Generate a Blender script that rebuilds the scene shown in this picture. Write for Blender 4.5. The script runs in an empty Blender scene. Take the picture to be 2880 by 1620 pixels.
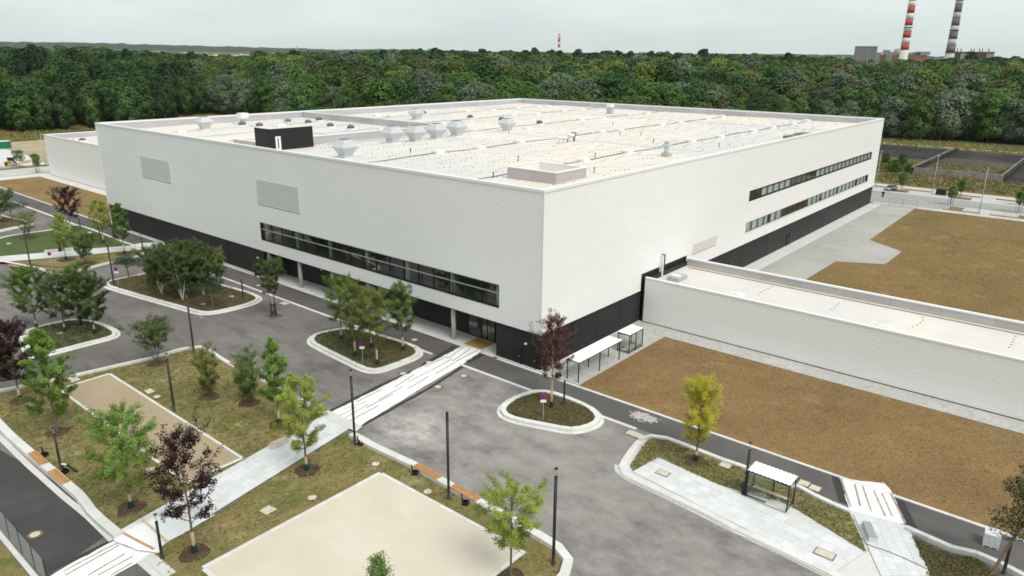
import bpy, math, random
import numpy as np

# ---------------------------------------------------------------- camera, sky, sun, exposure
scene = bpy.context.scene
cam_d = bpy.data.cameras.new('camera'); cam = bpy.data.objects.new('camera', cam_d)
scene.collection.objects.link(cam); scene.camera = cam
cam_d.sensor_width = 36.0; cam_d.lens = 25.545; cam_d.clip_start = 0.5; cam_d.clip_end = 40000
def set_cam(loc, yaw, pit, rol):
    from mathutils import Vector, Matrix
    yaw, pit, rol = map(math.radians, (yaw, pit, rol))
    fw = Vector((math.cos(yaw)*math.cos(pit), math.sin(yaw)*math.cos(pit), -math.sin(pit)))
    r = Vector((math.sin(yaw), -math.cos(yaw), 0)); u = r.cross(fw)
    r2 = r*math.cos(rol)+u*math.sin(rol); u2 = -r*math.sin(rol)+u*math.cos(rol)
    m = Matrix((r2, u2, -fw)).transposed().to_4x4(); m.translation = Vector(loc); cam.matrix_world = m
scene.cycles.transparent_max_bounces = 48
set_cam((-62.013, -47.105, 34.998), 39.7054, 17.6814, 0.5542)
scene.cycles.filter_width = 1.7
scene.render.resolution_x = 1024; scene.render.resolution_y = 576

SUN_EL, SUN_AZ = 54.0, 256.0        # degrees; azimuth counter-clockwise from +x
world = bpy.data.worlds.new('World'); scene.world = world; world.use_nodes = True
wn = world.node_tree; wn.nodes.clear()
w_out = wn.nodes.new('ShaderNodeOutputWorld'); w_bg = wn.nodes.new('ShaderNodeBackground')
w_sky = wn.nodes.new('ShaderNodeTexSky'); w_sky.sky_type = 'NISHITA'; w_sky.sun_disc = False
w_sky.sun_elevation = math.radians(SUN_EL); w_sky.sun_rotation = math.radians(90-SUN_AZ)
w_sky.air_density = 1.0; w_sky.dust_density = 3.0; w_sky.ozone_density = 1.0
w_hs = wn.nodes.new('ShaderNodeHueSaturation'); w_hs.inputs['Saturation'].default_value = 0.10
w_tc = wn.nodes.new('ShaderNodeTexCoord')
w_map = wn.nodes.new('ShaderNodeMapping'); w_map.inputs['Scale'].default_value = (1.2, 1.2, 6.0)
w_no = wn.nodes.new('ShaderNodeTexNoise'); w_no.inputs['Scale'].default_value = 3.2; w_no.inputs['Detail'].default_value = 7
w_ra = wn.nodes.new('ShaderNodeValToRGB')
w_ra.color_ramp.elements[0].position = 0.35; w_ra.color_ramp.elements[0].color = (0.90, 0.93, 0.93, 1)
w_ra.color_ramp.elements[1].position = 0.72; w_ra.color_ramp.elements[1].color = (1.08, 1.08, 1.07, 1)
w_mix = wn.nodes.new('ShaderNodeMix'); w_mix.data_type = 'RGBA'; w_mix.blend_type = 'MULTIPLY'; w_mix.inputs[0].default_value = 1
# an even veil of high cloud over the clear sky
w_veil = wn.nodes.new('ShaderNodeMix'); w_veil.data_type = 'RGBA'; w_veil.inputs[0].default_value = 0.86
w_veil.inputs[7].default_value = (7.25, 7.9, 7.85, 1)
wl = wn.links.new
wl(w_sky.outputs[0], w_hs.inputs['Color']); wl(w_tc.outputs['Generated'], w_map.inputs[0]); wl(w_map.outputs[0], w_no.inputs['Vector'])
wl(w_no.outputs[0], w_ra.inputs[0]); wl(w_hs.outputs[0], w_veil.inputs[6]); wl(w_veil.outputs[2], w_mix.inputs[6]); wl(w_ra.outputs[0], w_mix.inputs[7])
wl(w_mix.outputs[2], w_bg.inputs[0]); w_bg.inputs[1].default_value = 0.097; wl(w_bg.outputs[0], w_out.inputs[0])

sun_d = bpy.data.lights.new('sun', 'SUN'); sun = bpy.data.objects.new('sun', sun_d); scene.collection.objects.link(sun)
sun_d.energy = 2.0; sun_d.angle = math.radians(32); sun_d.color = (1.0, 0.96, 0.90)
from mathutils import Vector, Matrix
_e, _a = math.radians(SUN_EL), math.radians(SUN_AZ)
sun.rotation_euler = Vector((math.cos(_a)*math.cos(_e), math.sin(_a)*math.cos(_e), math.sin(_e))).to_track_quat('Z', 'Y').to_euler()
scene.view_settings.view_transform = 'Standard'; scene.view_settings.look = 'None'
scene.view_settings.exposure = 0.28; scene.view_settings.gamma = 1.0; scene.view_settings.use_curve_mapping = False

# ---------------------------------------------------------------- helpers
C = scene.collection
rng = np.random.default_rng(7); random.seed(7)
PI = math.pi

class MB:
    def __init__(s): s.v = []; s.f = []
    def add(s, vs, fs):
        o = len(s.v); s.v += [tuple(p) for p in vs]; s.f += [tuple(i+o for i in f) for f in fs]; return s
    def quad(s, a, b, c, d): return s.add([a, b, c, d], [(0, 1, 2, 3)])
    def box(s, x0, x1, y0, y1, z0, z1):
        return s.add([(x0,y0,z0),(x1,y0,z0),(x1,y1,z0),(x0,y1,z0),(x0,y0,z1),(x1,y0,z1),(x1,y1,z1),(x0,y1,z1)],
                     [(3,2,1,0),(4,5,6,7),(0,1,5,4),(1,2,6,5),(2,3,7,6),(3,0,4,7)])
    def obox(s, c, sx, sy, z0, z1, rot):
        ca, sa = math.cos(rot), math.sin(rot); P = []
        for z in (z0, z1):
            for dx, dy in ((-1,-1),(1,-1),(1,1),(-1,1)):
                x, y = dx*sx/2, dy*sy/2; P.append((c[0]+x*ca-y*sa, c[1]+x*sa+y*ca, z))
        return s.add(P, [(3,2,1,0),(4,5,6,7),(0,1,5,4),(1,2,6,5),(2,3,7,6),(3,0,4,7)])
    def beam(s, p, q, w, h=None):
        h = h or w; p = Vector(p); q = Vector(q); d = (q-p).normalized()
        up = Vector((0,0,1)) if abs(d.z) < .95 else Vector((1,0,0))
        r = d.cross(up).normalized()*(w/2); u = r.cross(d).normalized()*(h/2)
        P = [e+a*r+b*u for e in (p, q) for a, b in ((-1,-1),(1,-1),(1,1),(-1,1))]
        return s.add(P, [(0,1,2,3),(7,6,5,4),(0,4,5,1),(1,5,6,2),(2,6,7,3),(3,7,4,0)])
    def tube(s, p, q, r0, r1=None, n=8, cap=True):
        r1 = r0 if r1 is None else r1; p = Vector(p); q = Vector(q); d = (q-p).normalized()
        up = Vector((0,0,1)) if abs(d.z) < .95 else Vector((1,0,0))
        a = d.cross(up).normalized(); b = a.cross(d).normalized(); P = []
        for e, r in ((p, r0), (q, r1)):
            for i in range(n):
                t = 2*PI*i/n; P.append(e+a*(r*math.cos(t))+b*(r*math.sin(t)))
        F = [(i, (i+1) % n, n+(i+1) % n, n+i) for i in range(n)]
        if cap: F += [tuple(range(n))[::-1], tuple(range(n, 2*n))]
        return s.add(P, F)
    def lathe(s, c, prof, n=16):
        P = []; F = []
        for r, z in prof:
            for i in range(n): P.append((c[0]+r*math.cos(2*PI*i/n), c[1]+r*math.sin(2*PI*i/n), c[2]+z))
        for k in range(len(prof)-1):
            for i in range(n): F.append((k*n+i, k*n+(i+1) % n, (k+1)*n+(i+1) % n, (k+1)*n+i))
        F += [tuple(range(n))[::-1], tuple(range((len(prof)-1)*n, len(prof)*n))]
        return s.add(P, F)
    def frusta(s, c, prof, rot=0):       # square section solid: list of (half width, z)
        P = []; F = []
        for r, z in prof:
            for i in range(4):
                t = rot+PI/4+i*PI/2; P.append((c[0]+r*1.4142*math.cos(t), c[1]+r*1.4142*math.sin(t), c[2]+z))
        for k in range(len(prof)-1):
            for i in range(4): F.append((k*4+i, k*4+(i+1) % 4, (k+1)*4+(i+1) % 4, (k+1)*4+i))
        F += [(3,2,1,0), tuple(range((len(prof)-1)*4, len(prof)*4))]
        return s.add(P, F)
    def prism(s, poly, z0, z1):
        if area(poly) < 0: poly = poly[::-1]
        n = len(poly); P = [(x, y, z0) for x, y in poly]+[(x, y, z1) for x, y in poly]
        return s.add(P, [tuple(range(n, 2*n))]+[(i, (i+1) % n, n+(i+1) % n, n+i) for i in range(n)])
    def sheet(s, poly, z):
        if area(poly) < 0: poly = poly[::-1]
        return s.add([(x, y, z) for x, y in poly], [tuple(range(len(poly)))])
    def build(s, name, m, parent=None, smooth=False):
        me = bpy.data.meshes.new(name); me.from_pydata(s.v, [], s.f); me.update()
        if smooth: me.polygons.foreach_set('use_smooth', [True]*len(me.polygons))
        return link(name, me, m, parent)

def link(name, me, m=None, parent=None):
    if m is not None and not me.materials: me.materials.append(m)
    o = bpy.data.objects.new(name, me); C.objects.link(o)
    if parent is not None: o.parent = parent
    return o
def area(p): return sum(p[i][0]*p[(i+1) % len(p)][1]-p[(i+1) % len(p)][0]*p[i][1] for i in range(len(p)))/2
def tag(o, label=None, cat=None, group=None, kind=None):
    if label: o['label'] = label
    if cat: o['category'] = cat
    if group: o['group'] = group
    if kind: o['kind'] = kind
    return o
def thing(name, label, cat, loc=(0,0,0), rz=0, group=None):
    o = bpy.data.objects.new(name, None); C.objects.link(o); o.location = loc; o.rotation_euler = (0,0,rz); o.empty_display_size = .3
    return tag(o, label, cat, group)
def copy_tree(o, parent=None):
    c = o.copy(); C.objects.link(c); c.parent = parent
    for ch in o.children: copy_tree(ch, c)
    return c
def chaikin(p, n=2, closed=True):
    for _ in range(n):
        q = []; m = len(p)
        for i in range(m if closed else m-1):
            a, b = p[i], p[(i+1) % m]
            q += [(a[0]*.75+b[0]*.25, a[1]*.75+b[1]*.25), (a[0]*.25+b[0]*.75, a[1]*.25+b[1]*.75)]
        if not closed: q = [p[0]]+q+[p[-1]]
        p = q
    return p
def offset(p, d, closed=True):          # positive = to the left of travel (inwards for ccw)
    n = len(p); o = []
    for i in range(n):
        a = p[(i-1) % n] if (closed or i > 0) else p[i]; b = p[(i+1) % n] if (closed or i < n-1) else p[i]
        dx, dy = b[0]-a[0], b[1]-a[1]; l = math.hypot(dx, dy) or 1
        o.append((p[i][0]-dy/l*d, p[i][1]+dx/l*d))
    return o
def resample(p, step, closed=False):
    q = list(p)+([p[0]] if closed else []); L = [0]
    for a, b in zip(q, q[1:]): L.append(L[-1]+math.hypot(b[0]-a[0], b[1]-a[1]))
    n = max(2, int(round(L[-1]/step))); o = []; k = 0
    for i in range(n+(0 if closed else 1)):
        t = L[-1]*i/n
        while k < len(L)-2 and L[k+1] < t: k += 1
        u = (t-L[k])/max(1e-9, L[k+1]-L[k]); o.append((q[k][0]+(q[k+1][0]-q[k][0])*u, q[k][1]+(q[k+1][1]-q[k][1])*u))
    return o

# ---------------------------------------------------------------- materials
def noise_layer(nt, vec, scale, stretch=(1,1,1), detail=4, rot=0):
    mp = nt.nodes.new('ShaderNodeMapping'); mp.inputs['Scale'].default_value = stretch; mp.inputs['Rotation'].default_value = (0,0,rot)
    nt.links.new(vec, mp.inputs[0]); no = nt.nodes.new('ShaderNodeTexNoise'); no.inputs['Scale'].default_value = scale
    no.inputs['Detail'].default_value = detail; no.inputs['Roughness'].default_value = .68
    nt.links.new(mp.outputs[0], no.inputs['Vector']); return no.outputs[0]
def M(name, base, rough=.85, layers=(), bump=None, spec=.25, metal=0., rnd=0., world_pos=True, islands=0.):
    """layers: (colour, scale, lo, hi[, stretch, detail, strength])"""
    m = bpy.data.materials.new(name); m.use_nodes = True; nt = m.node_tree; b = nt.nodes['Principled BSDF']
    b.inputs['Roughness'].default_value = rough; b.inputs['Metallic'].default_value = metal
    b.inputs['Specular IOR Level'].default_value = spec; b.inputs['Base Color'].default_value = (*base, 1)
    if world_pos: vec = nt.nodes.new('ShaderNodeNewGeometry').outputs['Position']
    else: vec = nt.nodes.new('ShaderNodeTexCoord').outputs['Object']
    col = None
    for ly in layers:
        c, sc, lo, hi = ly[:4]; st = ly[4] if len(ly) > 4 else (1,1,1); de = ly[5] if len(ly) > 5 else 4; k = ly[6] if len(ly) > 6 else 1
        n = noise_layer(nt, vec, sc, st, de)
        r = nt.nodes.new('ShaderNodeMapRange'); r.inputs[1].default_value = lo; r.inputs[2].default_value = hi; r.inputs[4].default_value = k
        nt.links.new(n, r.inputs[0])
        x = nt.nodes.new('ShaderNodeMix'); x.data_type = 'RGBA'; x.inputs[7].default_value = (*c, 1)
        if col is None: x.inputs[6].default_value = (*base, 1)
        else: nt.links.new(col, x.inputs[6])
        nt.links.new(r.outputs[0], x.inputs[0]); col = x.outputs[2]
    if rnd or islands:
        hv = nt.nodes.new('ShaderNodeHueSaturation')
        if col is None: hv.inputs['Color'].default_value = (*base, 1)
        else: nt.links.new(col, hv.inputs['Color'])
        src = nt.nodes.new('ShaderNodeObjectInfo').outputs['Random'] if rnd else nt.nodes.new('ShaderNodeNewGeometry').outputs['Random Per Island']
        k = rnd or islands
        r = nt.nodes.new('ShaderNodeMapRange'); r.inputs[3].default_value = 1-k; r.inputs[4].default_value = 1+k
        nt.links.new(src, r.inputs[0]); nt.links.new(r.outputs[0], hv.inputs['Value']); col = hv.outputs[0]
    if col is not None: nt.links.new(col, b.inputs['Base Color'])
    if bump:
        n = noise_layer(nt, vec, bump[0], (1,1,1), 5)
        bp = nt.nodes.new('ShaderNodeBump'); bp.inputs['Strength'].default_value = bump[1]; bp.inputs['Distance'].default_value = bump[2] if len(bump) > 2 else .05
        nt.links.new(n, bp.inputs['Height']); nt.links.new(bp.outputs[0], b.inputs['Normal'])
    return m
def leafmat(name, c1, c2, trans=.35, objrnd=0.):
    m = bpy.data.materials.new(name); m.use_nodes = True; nt = m.node_tree; nt.nodes.clear()
    out = nt.nodes.new('ShaderNodeOutputMaterial'); df = nt.nodes.new('ShaderNodeBsdfPrincipled'); tr = nt.nodes.new('ShaderNodeBsdfTranslucent')
    df.inputs['Roughness'].default_value = .6; df.inputs['Specular IOR Level'].default_value = .2
    g = nt.nodes.new('ShaderNodeNewGeometry'); x = nt.nodes.new('ShaderNodeMix'); x.data_type = 'RGBA'
    x.inputs[6].default_value = (*c1, 1); x.inputs[7].default_value = (*c2, 1); nt.links.new(g.outputs['Random Per Island'], x.inputs[0])
    col = x.outputs[2]
    if objrnd:
        oi = nt.nodes.new('ShaderNodeObjectInfo'); hv = nt.nodes.new('ShaderNodeHueSaturation'); r = nt.nodes.new('ShaderNodeMapRange')
        r.inputs[3].default_value = 1-objrnd; r.inputs[4].default_value = 1+objrnd; nt.links.new(oi.outputs['Random'], r.inputs[0])
        r2 = nt.nodes.new('ShaderNodeMapRange'); r2.inputs[3].default_value = .493; r2.inputs[4].default_value = .507
        w = nt.nodes.new('ShaderNodeMath'); w.operation = 'FRACT'; w2 = nt.nodes.new('ShaderNodeMath'); w2.operation = 'MULTIPLY'; w2.inputs[1].default_value = 7.3
        nt.links.new(oi.outputs['Random'], w2.inputs[0]); nt.links.new(w2.outputs[0], w.inputs[0]); nt.links.new(w.outputs[0], r2.inputs[0]); nt.links.new(r2.outputs[0], hv.inputs['Hue'])
        nt.links.new(r.outputs[0], hv.inputs['Value']); nt.links.new(col, hv.inputs['Color']); col = hv.outputs[0]
    nt.links.new(col, df.inputs['Base Color']); nt.links.new(col, tr.inputs[0])
    ms = nt.nodes.new('ShaderNodeMixShader'); ms.inputs[0].default_value = trans
    nt.links.new(df.outputs[0], ms.inputs[1]); nt.links.new(tr.outputs[0], ms.inputs[2]); nt.links.new(ms.outputs[0], out.inputs[0]); return m
def glassmat(name, tint, refl=.9, base=.06):
    m = bpy.data.materials.new(name); m.use_nodes = True; nt = m.node_tree; nt.nodes.clear()
    out = nt.nodes.new('ShaderNodeOutputMaterial'); t = nt.nodes.new('ShaderNodeBsdfTransparent'); t.inputs[0].default_value = (*tint, 1)
    gl = nt.nodes.new('ShaderNodeBsdfGlossy'); gl.inputs['Roughness'].default_value = .02; gl.inputs[0].default_value = (refl, refl, refl, 1)
    fr = nt.nodes.new('ShaderNodeLayerWeight'); fr.inputs[0].default_value = .5
    pw = nt.nodes.new('ShaderNodeMath'); pw.operation = 'POWER'; pw.inputs[1].default_value = 4.0; nt.links.new(fr.outputs['Facing'], pw.inputs[0])
    ad = nt.nodes.new('ShaderNodeMath'); ad.operation = 'ADD'; ad.inputs[1].default_value = base; ad.use_clamp = True
    ms = nt.nodes.new('ShaderNodeMixShader'); nt.links.new(pw.outputs[0], ad.inputs[0]); nt.links.new(ad.outputs[0], ms.inputs[0])
    nt.links.new(t.outputs[0], ms.inputs[1]); nt.links.new(gl.outputs[0], ms.inputs[2]); nt.links.new(ms.outputs[0], out.inputs[0]); return m

m_clad   = M('white_cladding', (.82,.815,.80), .45, [((.79,.787,.775), .15, .40, .70, (.3,.3,1.5))], spec=.3)
m_coping = M('white_coping', (.80,.80,.79), .4, spec=.4)
m_dark   = M('anthracite_cladding', (.023,.0215,.0235), .5, [((.032,.030,.033), .08, .4, .7)], spec=.25)
m_black  = M('black_metal', (.012,.012,.013), .45, spec=.4)
m_frame  = M('dark_window_frame', (.022,.021,.022), .5)
m_memb   = M('roof_membrane', (.70,.625,.555), .8, [((.73,.68,.625), .07, .38, .68), ((.55,.475,.41), .30, .56, .80, (1,1,1), 7), ((.62,.595,.58), .03, .45, .6), ((.60,.54,.49), 1.2, .55, .75, (1,1,1), 7, .6)])
m_pmemb  = M('parapet_membrane', (.43,.415,.435), .7, [((.52,.50,.525), .5, .35, .7, (.3,.3,3)), ((.36,.35,.37), .9, .58, .8, (.4,.4,5))], rnd=.06)
m_seam   = M('roof_seam_grey', (.19,.185,.18), .8)
m_conc   = M('pale_concrete', (.62,.61,.585), .85, [((.52,.51,.49), .4, .4, .75), ((.68,.67,.65), 3, .5, .8)], bump=(25,.15,.01))
m_kerb   = M('kerb_concrete', (.66,.65,.62), .85, [((.55,.54,.51), .9, .45, .8), ((.72,.71,.69), 4, .5, .8)], rnd=.07)
m_colc   = M('column_concrete', (.50,.475,.43), .8, [((.58,.56,.52), 1.2, .4, .7)])
m_metal  = M('galvanised_sheet', (.62,.63,.64), .38, [((.54,.55,.56), .8, .4, .7, (1,1,4))], metal=.35, spec=.5)
m_dome   = M('acrylic_dome', (.68,.68,.67), .25, spec=.5)
m_ddome  = M('open_dome_dark', (.10,.10,.10), .3, spec=.5)
m_asph   = M('worn_asphalt', (.142,.128,.123), .92, [((.20,.181,.173), .035, .42, .56, (1,1,1), 5), ((.095,.086,.084), .055, .52, .64, (1.0,.5,1), 6), ((.245,.222,.211), .20, .52, .66, (1,.6,1), 9, .8), ((.085,.078,.076), .33, .54, .68, (1.6,.35,1), 9, .8), ((.25,.23,.22), .40, .57, .70, (2.4,.16,1), 9, .5), ((.36,.335,.318), .26, .62, .73, (1,.7,1), 10, .85), ((.36,.335,.32), .9, .66, .76, (1,1,1), 9, .8), ((.085,.078,.077), 5, .5, .78, (1,1,1), 5, .5)], bump=(14,.2,.02))
def dusty(m, c, rad, col, sc=.35):
    """cement dust trodden and driven over one part of the yard"""
    nt = m.node_tree; b = nt.nodes['Principled BSDF']; src = b.inputs['Base Color'].links[0].from_socket; pos = nt.nodes.new('ShaderNodeNewGeometry').outputs['Position']
    vd = nt.nodes.new('ShaderNodeVectorMath'); vd.operation = 'DISTANCE'; vd.inputs[1].default_value = c; nt.links.new(pos, vd.inputs[0])
    r = nt.nodes.new('ShaderNodeMapRange'); r.inputs[1].default_value = rad; r.inputs[2].default_value = rad*.3; nt.links.new(vd.outputs['Value'], r.inputs[0])
    n = noise_layer(nt, pos, sc, (1,.7,1), 9); r2 = nt.nodes.new('ShaderNodeMapRange'); r2.inputs[1].default_value = .36; r2.inputs[2].default_value = .66; nt.links.new(n, r2.inputs[0])
    mu = nt.nodes.new('ShaderNodeMath'); mu.operation = 'MULTIPLY'; nt.links.new(r.outputs[0], mu.inputs[0]); nt.links.new(r2.outputs[0], mu.inputs[1])
    x = nt.nodes.new('ShaderNodeMix'); x.data_type = 'RGBA'; x.inputs[7].default_value = (*col, 1); nt.links.new(mu.outputs[0], x.inputs[0]); nt.links.new(src, x.inputs[6]); nt.links.new(x.outputs[2], b.inputs['Base Color'])
dusty(m_asph, (-14,-4,0), 22, (.36,.332,.316)); dusty(m_asph, (-17,-24,0), 26, (.31,.288,.272), .5); dusty(m_asph, (-18,26,0), 17, (.22,.203,.195), .4); dusty(m_asph, (-19,1,0), 5, (.52,.49,.47), .9)
m_path   = M('dark_asphalt', (.105,.096,.095), .92, [((.14,.128,.125), .12, .45, .65, (1,1,1), 6), ((.24,.225,.215), .35, .66, .80, (1,.4,1), 8, .8), ((.080,.074,.073), .5, .52, .7, (1,.3,1), 8, .7), ((.075,.07,.07), 7, .5, .8, (1,1,1), 4, .5)], bump=(16,.2,.02))
m_road2  = M('black_asphalt', (.060,.057,.057), .92, [((.085,.08,.078), .2, .45, .65, (1,1,1), 7), ((.22,.21,.19), .5, .68, .80, (1,.6,1), 9, .8), ((.045,.043,.043), 7, .5, .8, (1,1,1), 4, .5)], bump=(16,.2,.02))
m_fresh  = M('fresh_asphalt', (.050,.046,.046), .9, [((.055,.05,.05), 1.2, .5, .75), ((.25,.24,.22), 2.0, .70, .85)], bump=(10,.3,.03))
m_lawn   = M('dry_lawn', (.245,.185,.078), .95, [((.135,.135,.036), .14, .44, .60, (1,1,1), 7), ((.33,.27,.14), .45, .52, .68, (1,1,1), 8), ((.070,.115,.026), .50, .55, .66, (1,1,1), 9), ((.16,.125,.050), 2.2, .48, .64, (1,1,1), 7, .85), ((.36,.30,.17), 3.5, .56, .72, (1,1,1), 6, .6), ((.06,.10,.022), 1.3, .60, .70, (1,1,1), 7, .8)], bump=(5,.6,.12))
m_green  = M('green_lawn', (.088,.112,.034), .95, [((.050,.085,.022), .3, .42, .65, (1,1,1), 5), ((.12,.12,.05), .5, .58, .8, (1,1,1), 6), ((.095,.14,.04), 4, .5, .75)], bump=(6,.5,.08))
m_soil   = M('brown_field', (.262,.163,.070), .97, [((.205,.125,.052), .09, .42, .64, (1,1,1), 5), ((.335,.23,.115), .24, .54, .76, (1,1,1), 8), ((.165,.104,.050), 1.8, .50, .70, (1,1,1), 8, .7), ((.37,.275,.165), 3.5, .57, .75, (1,1,1), 6, .5), ((.40,.33,.22), .11, .64, .76, (1,1,1), 6, .7), ((.17,.14,.06), .06, .58, .72, (1,1,1), 4, .5)], bump=(4,.8,.12))
m_rough  = M('rough_meadow', (.225,.142,.055), .97, [((.150,.110,.038), .05, .45, .65, (1,1,1), 7), ((.33,.245,.125), .20, .54, .74, (1,1,1), 8), ((.085,.090,.028), .30, .60, .72, (1,1,1), 9), ((.16,.095,.04), 1.6, .5, .70, (1,1,1), 8, .75), ((.36,.29,.17), .07, .64, .75, (1,1,1), 8, .7)], bump=(3,.8,.15))
m_grav   = M('gravel_pitch', (.60,.525,.43), .95, [((.655,.585,.495), .14, .40, .66, (1,1,1), 5), ((.56,.47,.355), .16, .60, .78), ((.50,.43,.345), 9, .52, .72, (1,1,1), 4, .6), ((.72,.66,.575), 6, .58, .76, (1,1,1), 4, .6), ((.53,.47,.395), 1.3, .58, .74, (1,1,1), 8, .5)], bump=(18,.35,.03))
m_grav2  = M('pitch_tan', (.36,.28,.185), .95, [((.40,.32,.22), .2, .40, .66), ((.30,.23,.15), 10, .52, .75, (1,1,1), 3, .5), ((.47,.385,.27), 8, .6, .8, (1,1,1), 3, .5)], bump=(18,.35,.03))
m_yard   = M('gravel_yard', (.37,.36,.335), .95, [((.43,.42,.395), .10, .40, .66, (1,1,1), 6), ((.31,.30,.285), .25, .55, .75, (1,.3,1), 5), ((.33,.315,.29), 6, .5, .75, (1,1,1), 4, .6)], bump=(12,.3,.03))
m_pave   = M('paver_concrete', (.65,.65,.66), .85, [((.60,.60,.61), 1.5, .4, .7)], rnd=.075)
m_paveb  = M('paver_joint', (.36,.355,.345), .95)
m_cobble = M('cobble_paving', (.54,.525,.50), .92, [((.46,.445,.42), 1.6, .45, .65, (1,1,1), 3), ((.60,.585,.56), .3, .5, .7)], bump=(6,.4,.03))
def add_bricks(m, w, h, k=.78, rot=0):
    nt = m.node_tree; b = nt.nodes['Principled BSDF']; src = b.inputs['Base Color'].links[0].from_socket; br = nt.nodes.new('ShaderNodeTexBrick'); mp = nt.nodes.new('ShaderNodeMapping'); mp.inputs['Rotation'].default_value = (0,0,rot)
    br.inputs['Scale'].default_value = 1; br.inputs['Brick Width'].default_value = w; br.inputs['Row Height'].default_value = h; br.inputs['Mortar Size'].default_value = .018; br.inputs['Color1'].default_value = (1,1,1,1); br.inputs['Color2'].default_value = (.84,.84,.84,1); br.inputs['Mortar'].default_value = (k*.7,k*.7,k*.7,1)
    nt.links.new(nt.nodes.new('ShaderNodeNewGeometry').outputs['Position'], mp.inputs[0]); nt.links.new(mp.outputs[0], br.inputs['Vector']); x = nt.nodes.new('ShaderNodeMix'); x.data_type = 'RGBA'; x.blend_type = 'MULTIPLY'; x.inputs[0].default_value = 1
    nt.links.new(src, x.inputs[6]); nt.links.new(br.outputs[0], x.inputs[7]); nt.links.new(x.outputs[2], b.inputs['Base Color'])
add_bricks(m_cobble, .40, .20)
m_tarp   = M('white_sheeting', (.86,.86,.87), .6, [((.78,.78,.79), .8, .5, .8)], bump=(1.6,.5,.08), spec=.3)
m_plank  = M('grey_batten', (.44,.375,.33), .85, [((.19,.15,.13), 3, .45, .7)], rnd=.25)
m_wood   = M('larch_wood', (.52,.27,.115), .7, [((.42,.20,.08), 2.5, .4, .7)], rnd=.14)
m_woodl  = M('pale_wood', (.60,.50,.32), .75, [((.52,.42,.26), 3, .4, .7)], rnd=.1)
m_mat    = M('coir_mat', (.40,.235,.075), .95, [((.34,.19,.06), 3, .4, .7)])
m_mulch  = M('bark_mulch', (.095,.060,.036), .97, [((.055,.035,.022), 4, .4, .65), ((.15,.10,.06), 6, .55, .75), ((.13,.115,.045), 1.2, .58, .7)], bump=(9,.9,.08))
m_bed    = M('planting_soil', (.115,.080,.045), .97, [((.070,.048,.028), 2, .4, .65), ((.14,.12,.055), .8, .5, .75), ((.075,.090,.03), 1.6, .55, .72)], bump=(6,.8,.08))
m_bark   = M('grey_bark', (.17,.135,.10), .9, [((.10,.08,.062), 4, .4, .7, (1,1,.3))], world_pos=False)
m_sleeve = M('trunk_sleeve', (.44,.34,.22), .85, [((.36,.27,.17), 4, .4, .7, (1,1,.4))], world_pos=False)
m_birch  = M('birch_bark', (.62,.59,.54), .8, [((.20,.17,.15), 5, .62, .72, (1,1,3))], world_pos=False)
m_bag    = M('watering_bag', (.012,.030,.026), .6)
m_iron   = M('manhole_iron', (.60,.565,.48), .85, [((.48,.44,.37), 3, .4, .7)])
m_rust   = M('rust_ring', (.24,.135,.075), .9, [((.16,.09,.05), 4, .4, .7)])
m_glass  = glassmat('shelter_glass', (.955,.98,.97), .8, .03)
m_win    = glassmat('window_glass', (.84,.88,.86), .85, .10)
m_blind  = M('blind_pane', (.36,.43,.425), .18, [((.30,.37,.37), .25, .4, .7)], spec=.6, rnd=.05)
m_dpane  = M('dark_pane', (.020,.018,.017), .08, spec=.6)
m_inner  = M('interior_wall', (.50,.50,.47), .9)
m_white  = M('white_paint', (.78,.78,.76), .5)
m_ltgrey = M('light_grey_metal', (.45,.46,.46), .5, metal=.3)
m_red    = M('sign_red', (.42,.03,.05), .5); m_blue = M('sign_blue', (.06,.05,.26), .5)
m_terr   = M('terrain_fields', (.080,.085,.035), .97, [((.22,.19,.10), .0035, .50, .56, (1,2.2,1), 3), ((.045,.065,.025), .006, .52, .60, (1,1.5,1), 4), ((.10,.075,.04), .05, .5, .7)])
m_hill   = M('wooded_hill', (.030,.050,.026), .97, [((.020,.036,.02), .01, .45, .6, (1,1,1), 6), ((.05,.07,.03), .004, .55, .7)])

# ---------------------------------------------------------------- ground and setting
H, L, W, HB, ZR = 21.3, 137.84, 115.73, 4.5, 19.6
def sheet(name, poly, z, m): return tag(MB().sheet(poly, z).build(name, m), kind='structure')
def rect(x0, x1, y0, y1): return [(x0,y0),(x1,y0),(x1,y1),(x0,y1)]
sheet('terrain', rect(-1500, 9000, -5500, 9000), -0.06, m_terr)
sheet('meadow', rect(-140, 318, -160, 380), -0.03, m_rough)
sheet('asphalt_forecourt', [(-52.4,-100),(-0.8,-100),(-0.8,300),(-90,300),(-90,12),(-52.4,12)], 0.0, m_asph)
sheet('footpath', rect(-4.45, -0.65, -90, 190), 0.012, m_path)
sheet('brown_field', rect(-0.35, 19.4, -95, -5.6), 0.03, m_soil)
sheet('brown_field', rect(14.6, 19.4, -5.6, -3.05), 0.03, m_soil)
sheet('brown_field', rect(-0.9, 13.1, 116.2, 196.4), 0.03, m_soil)
sheet('side_field', [(36,-0.5),(57.5,-10.7),(73.6,-10.9),(77.7,-18.25),(89.7,-18.25),(95.5,-10.9),(138.2,-10.2),(138.2,-140),(35.5,-140)], 0.02, m_rough)
sheet('gravel_yard', [(35.5,0.4),(138.0,0.4),(138.2,-10.2),(95.5,-10.9),(89.7,-18.25),(77.7,-18.25),(73.6,-10.9),(57.5,-10.7),(35.6,-10.6)], 0.035, m_yard)
sheet('yard_edge_paving', rect(35.6, 137.9, -2.6, 0.1), 0.05, m_conc)
sheet('service_strip', rect(13.1, 16.4, 115.9, 199), 0.04, m_conc)
sheet('bike_paving', rect(-0.15, 22.6, -5.62, 0.15), 0.045, m_cobble)
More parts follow.
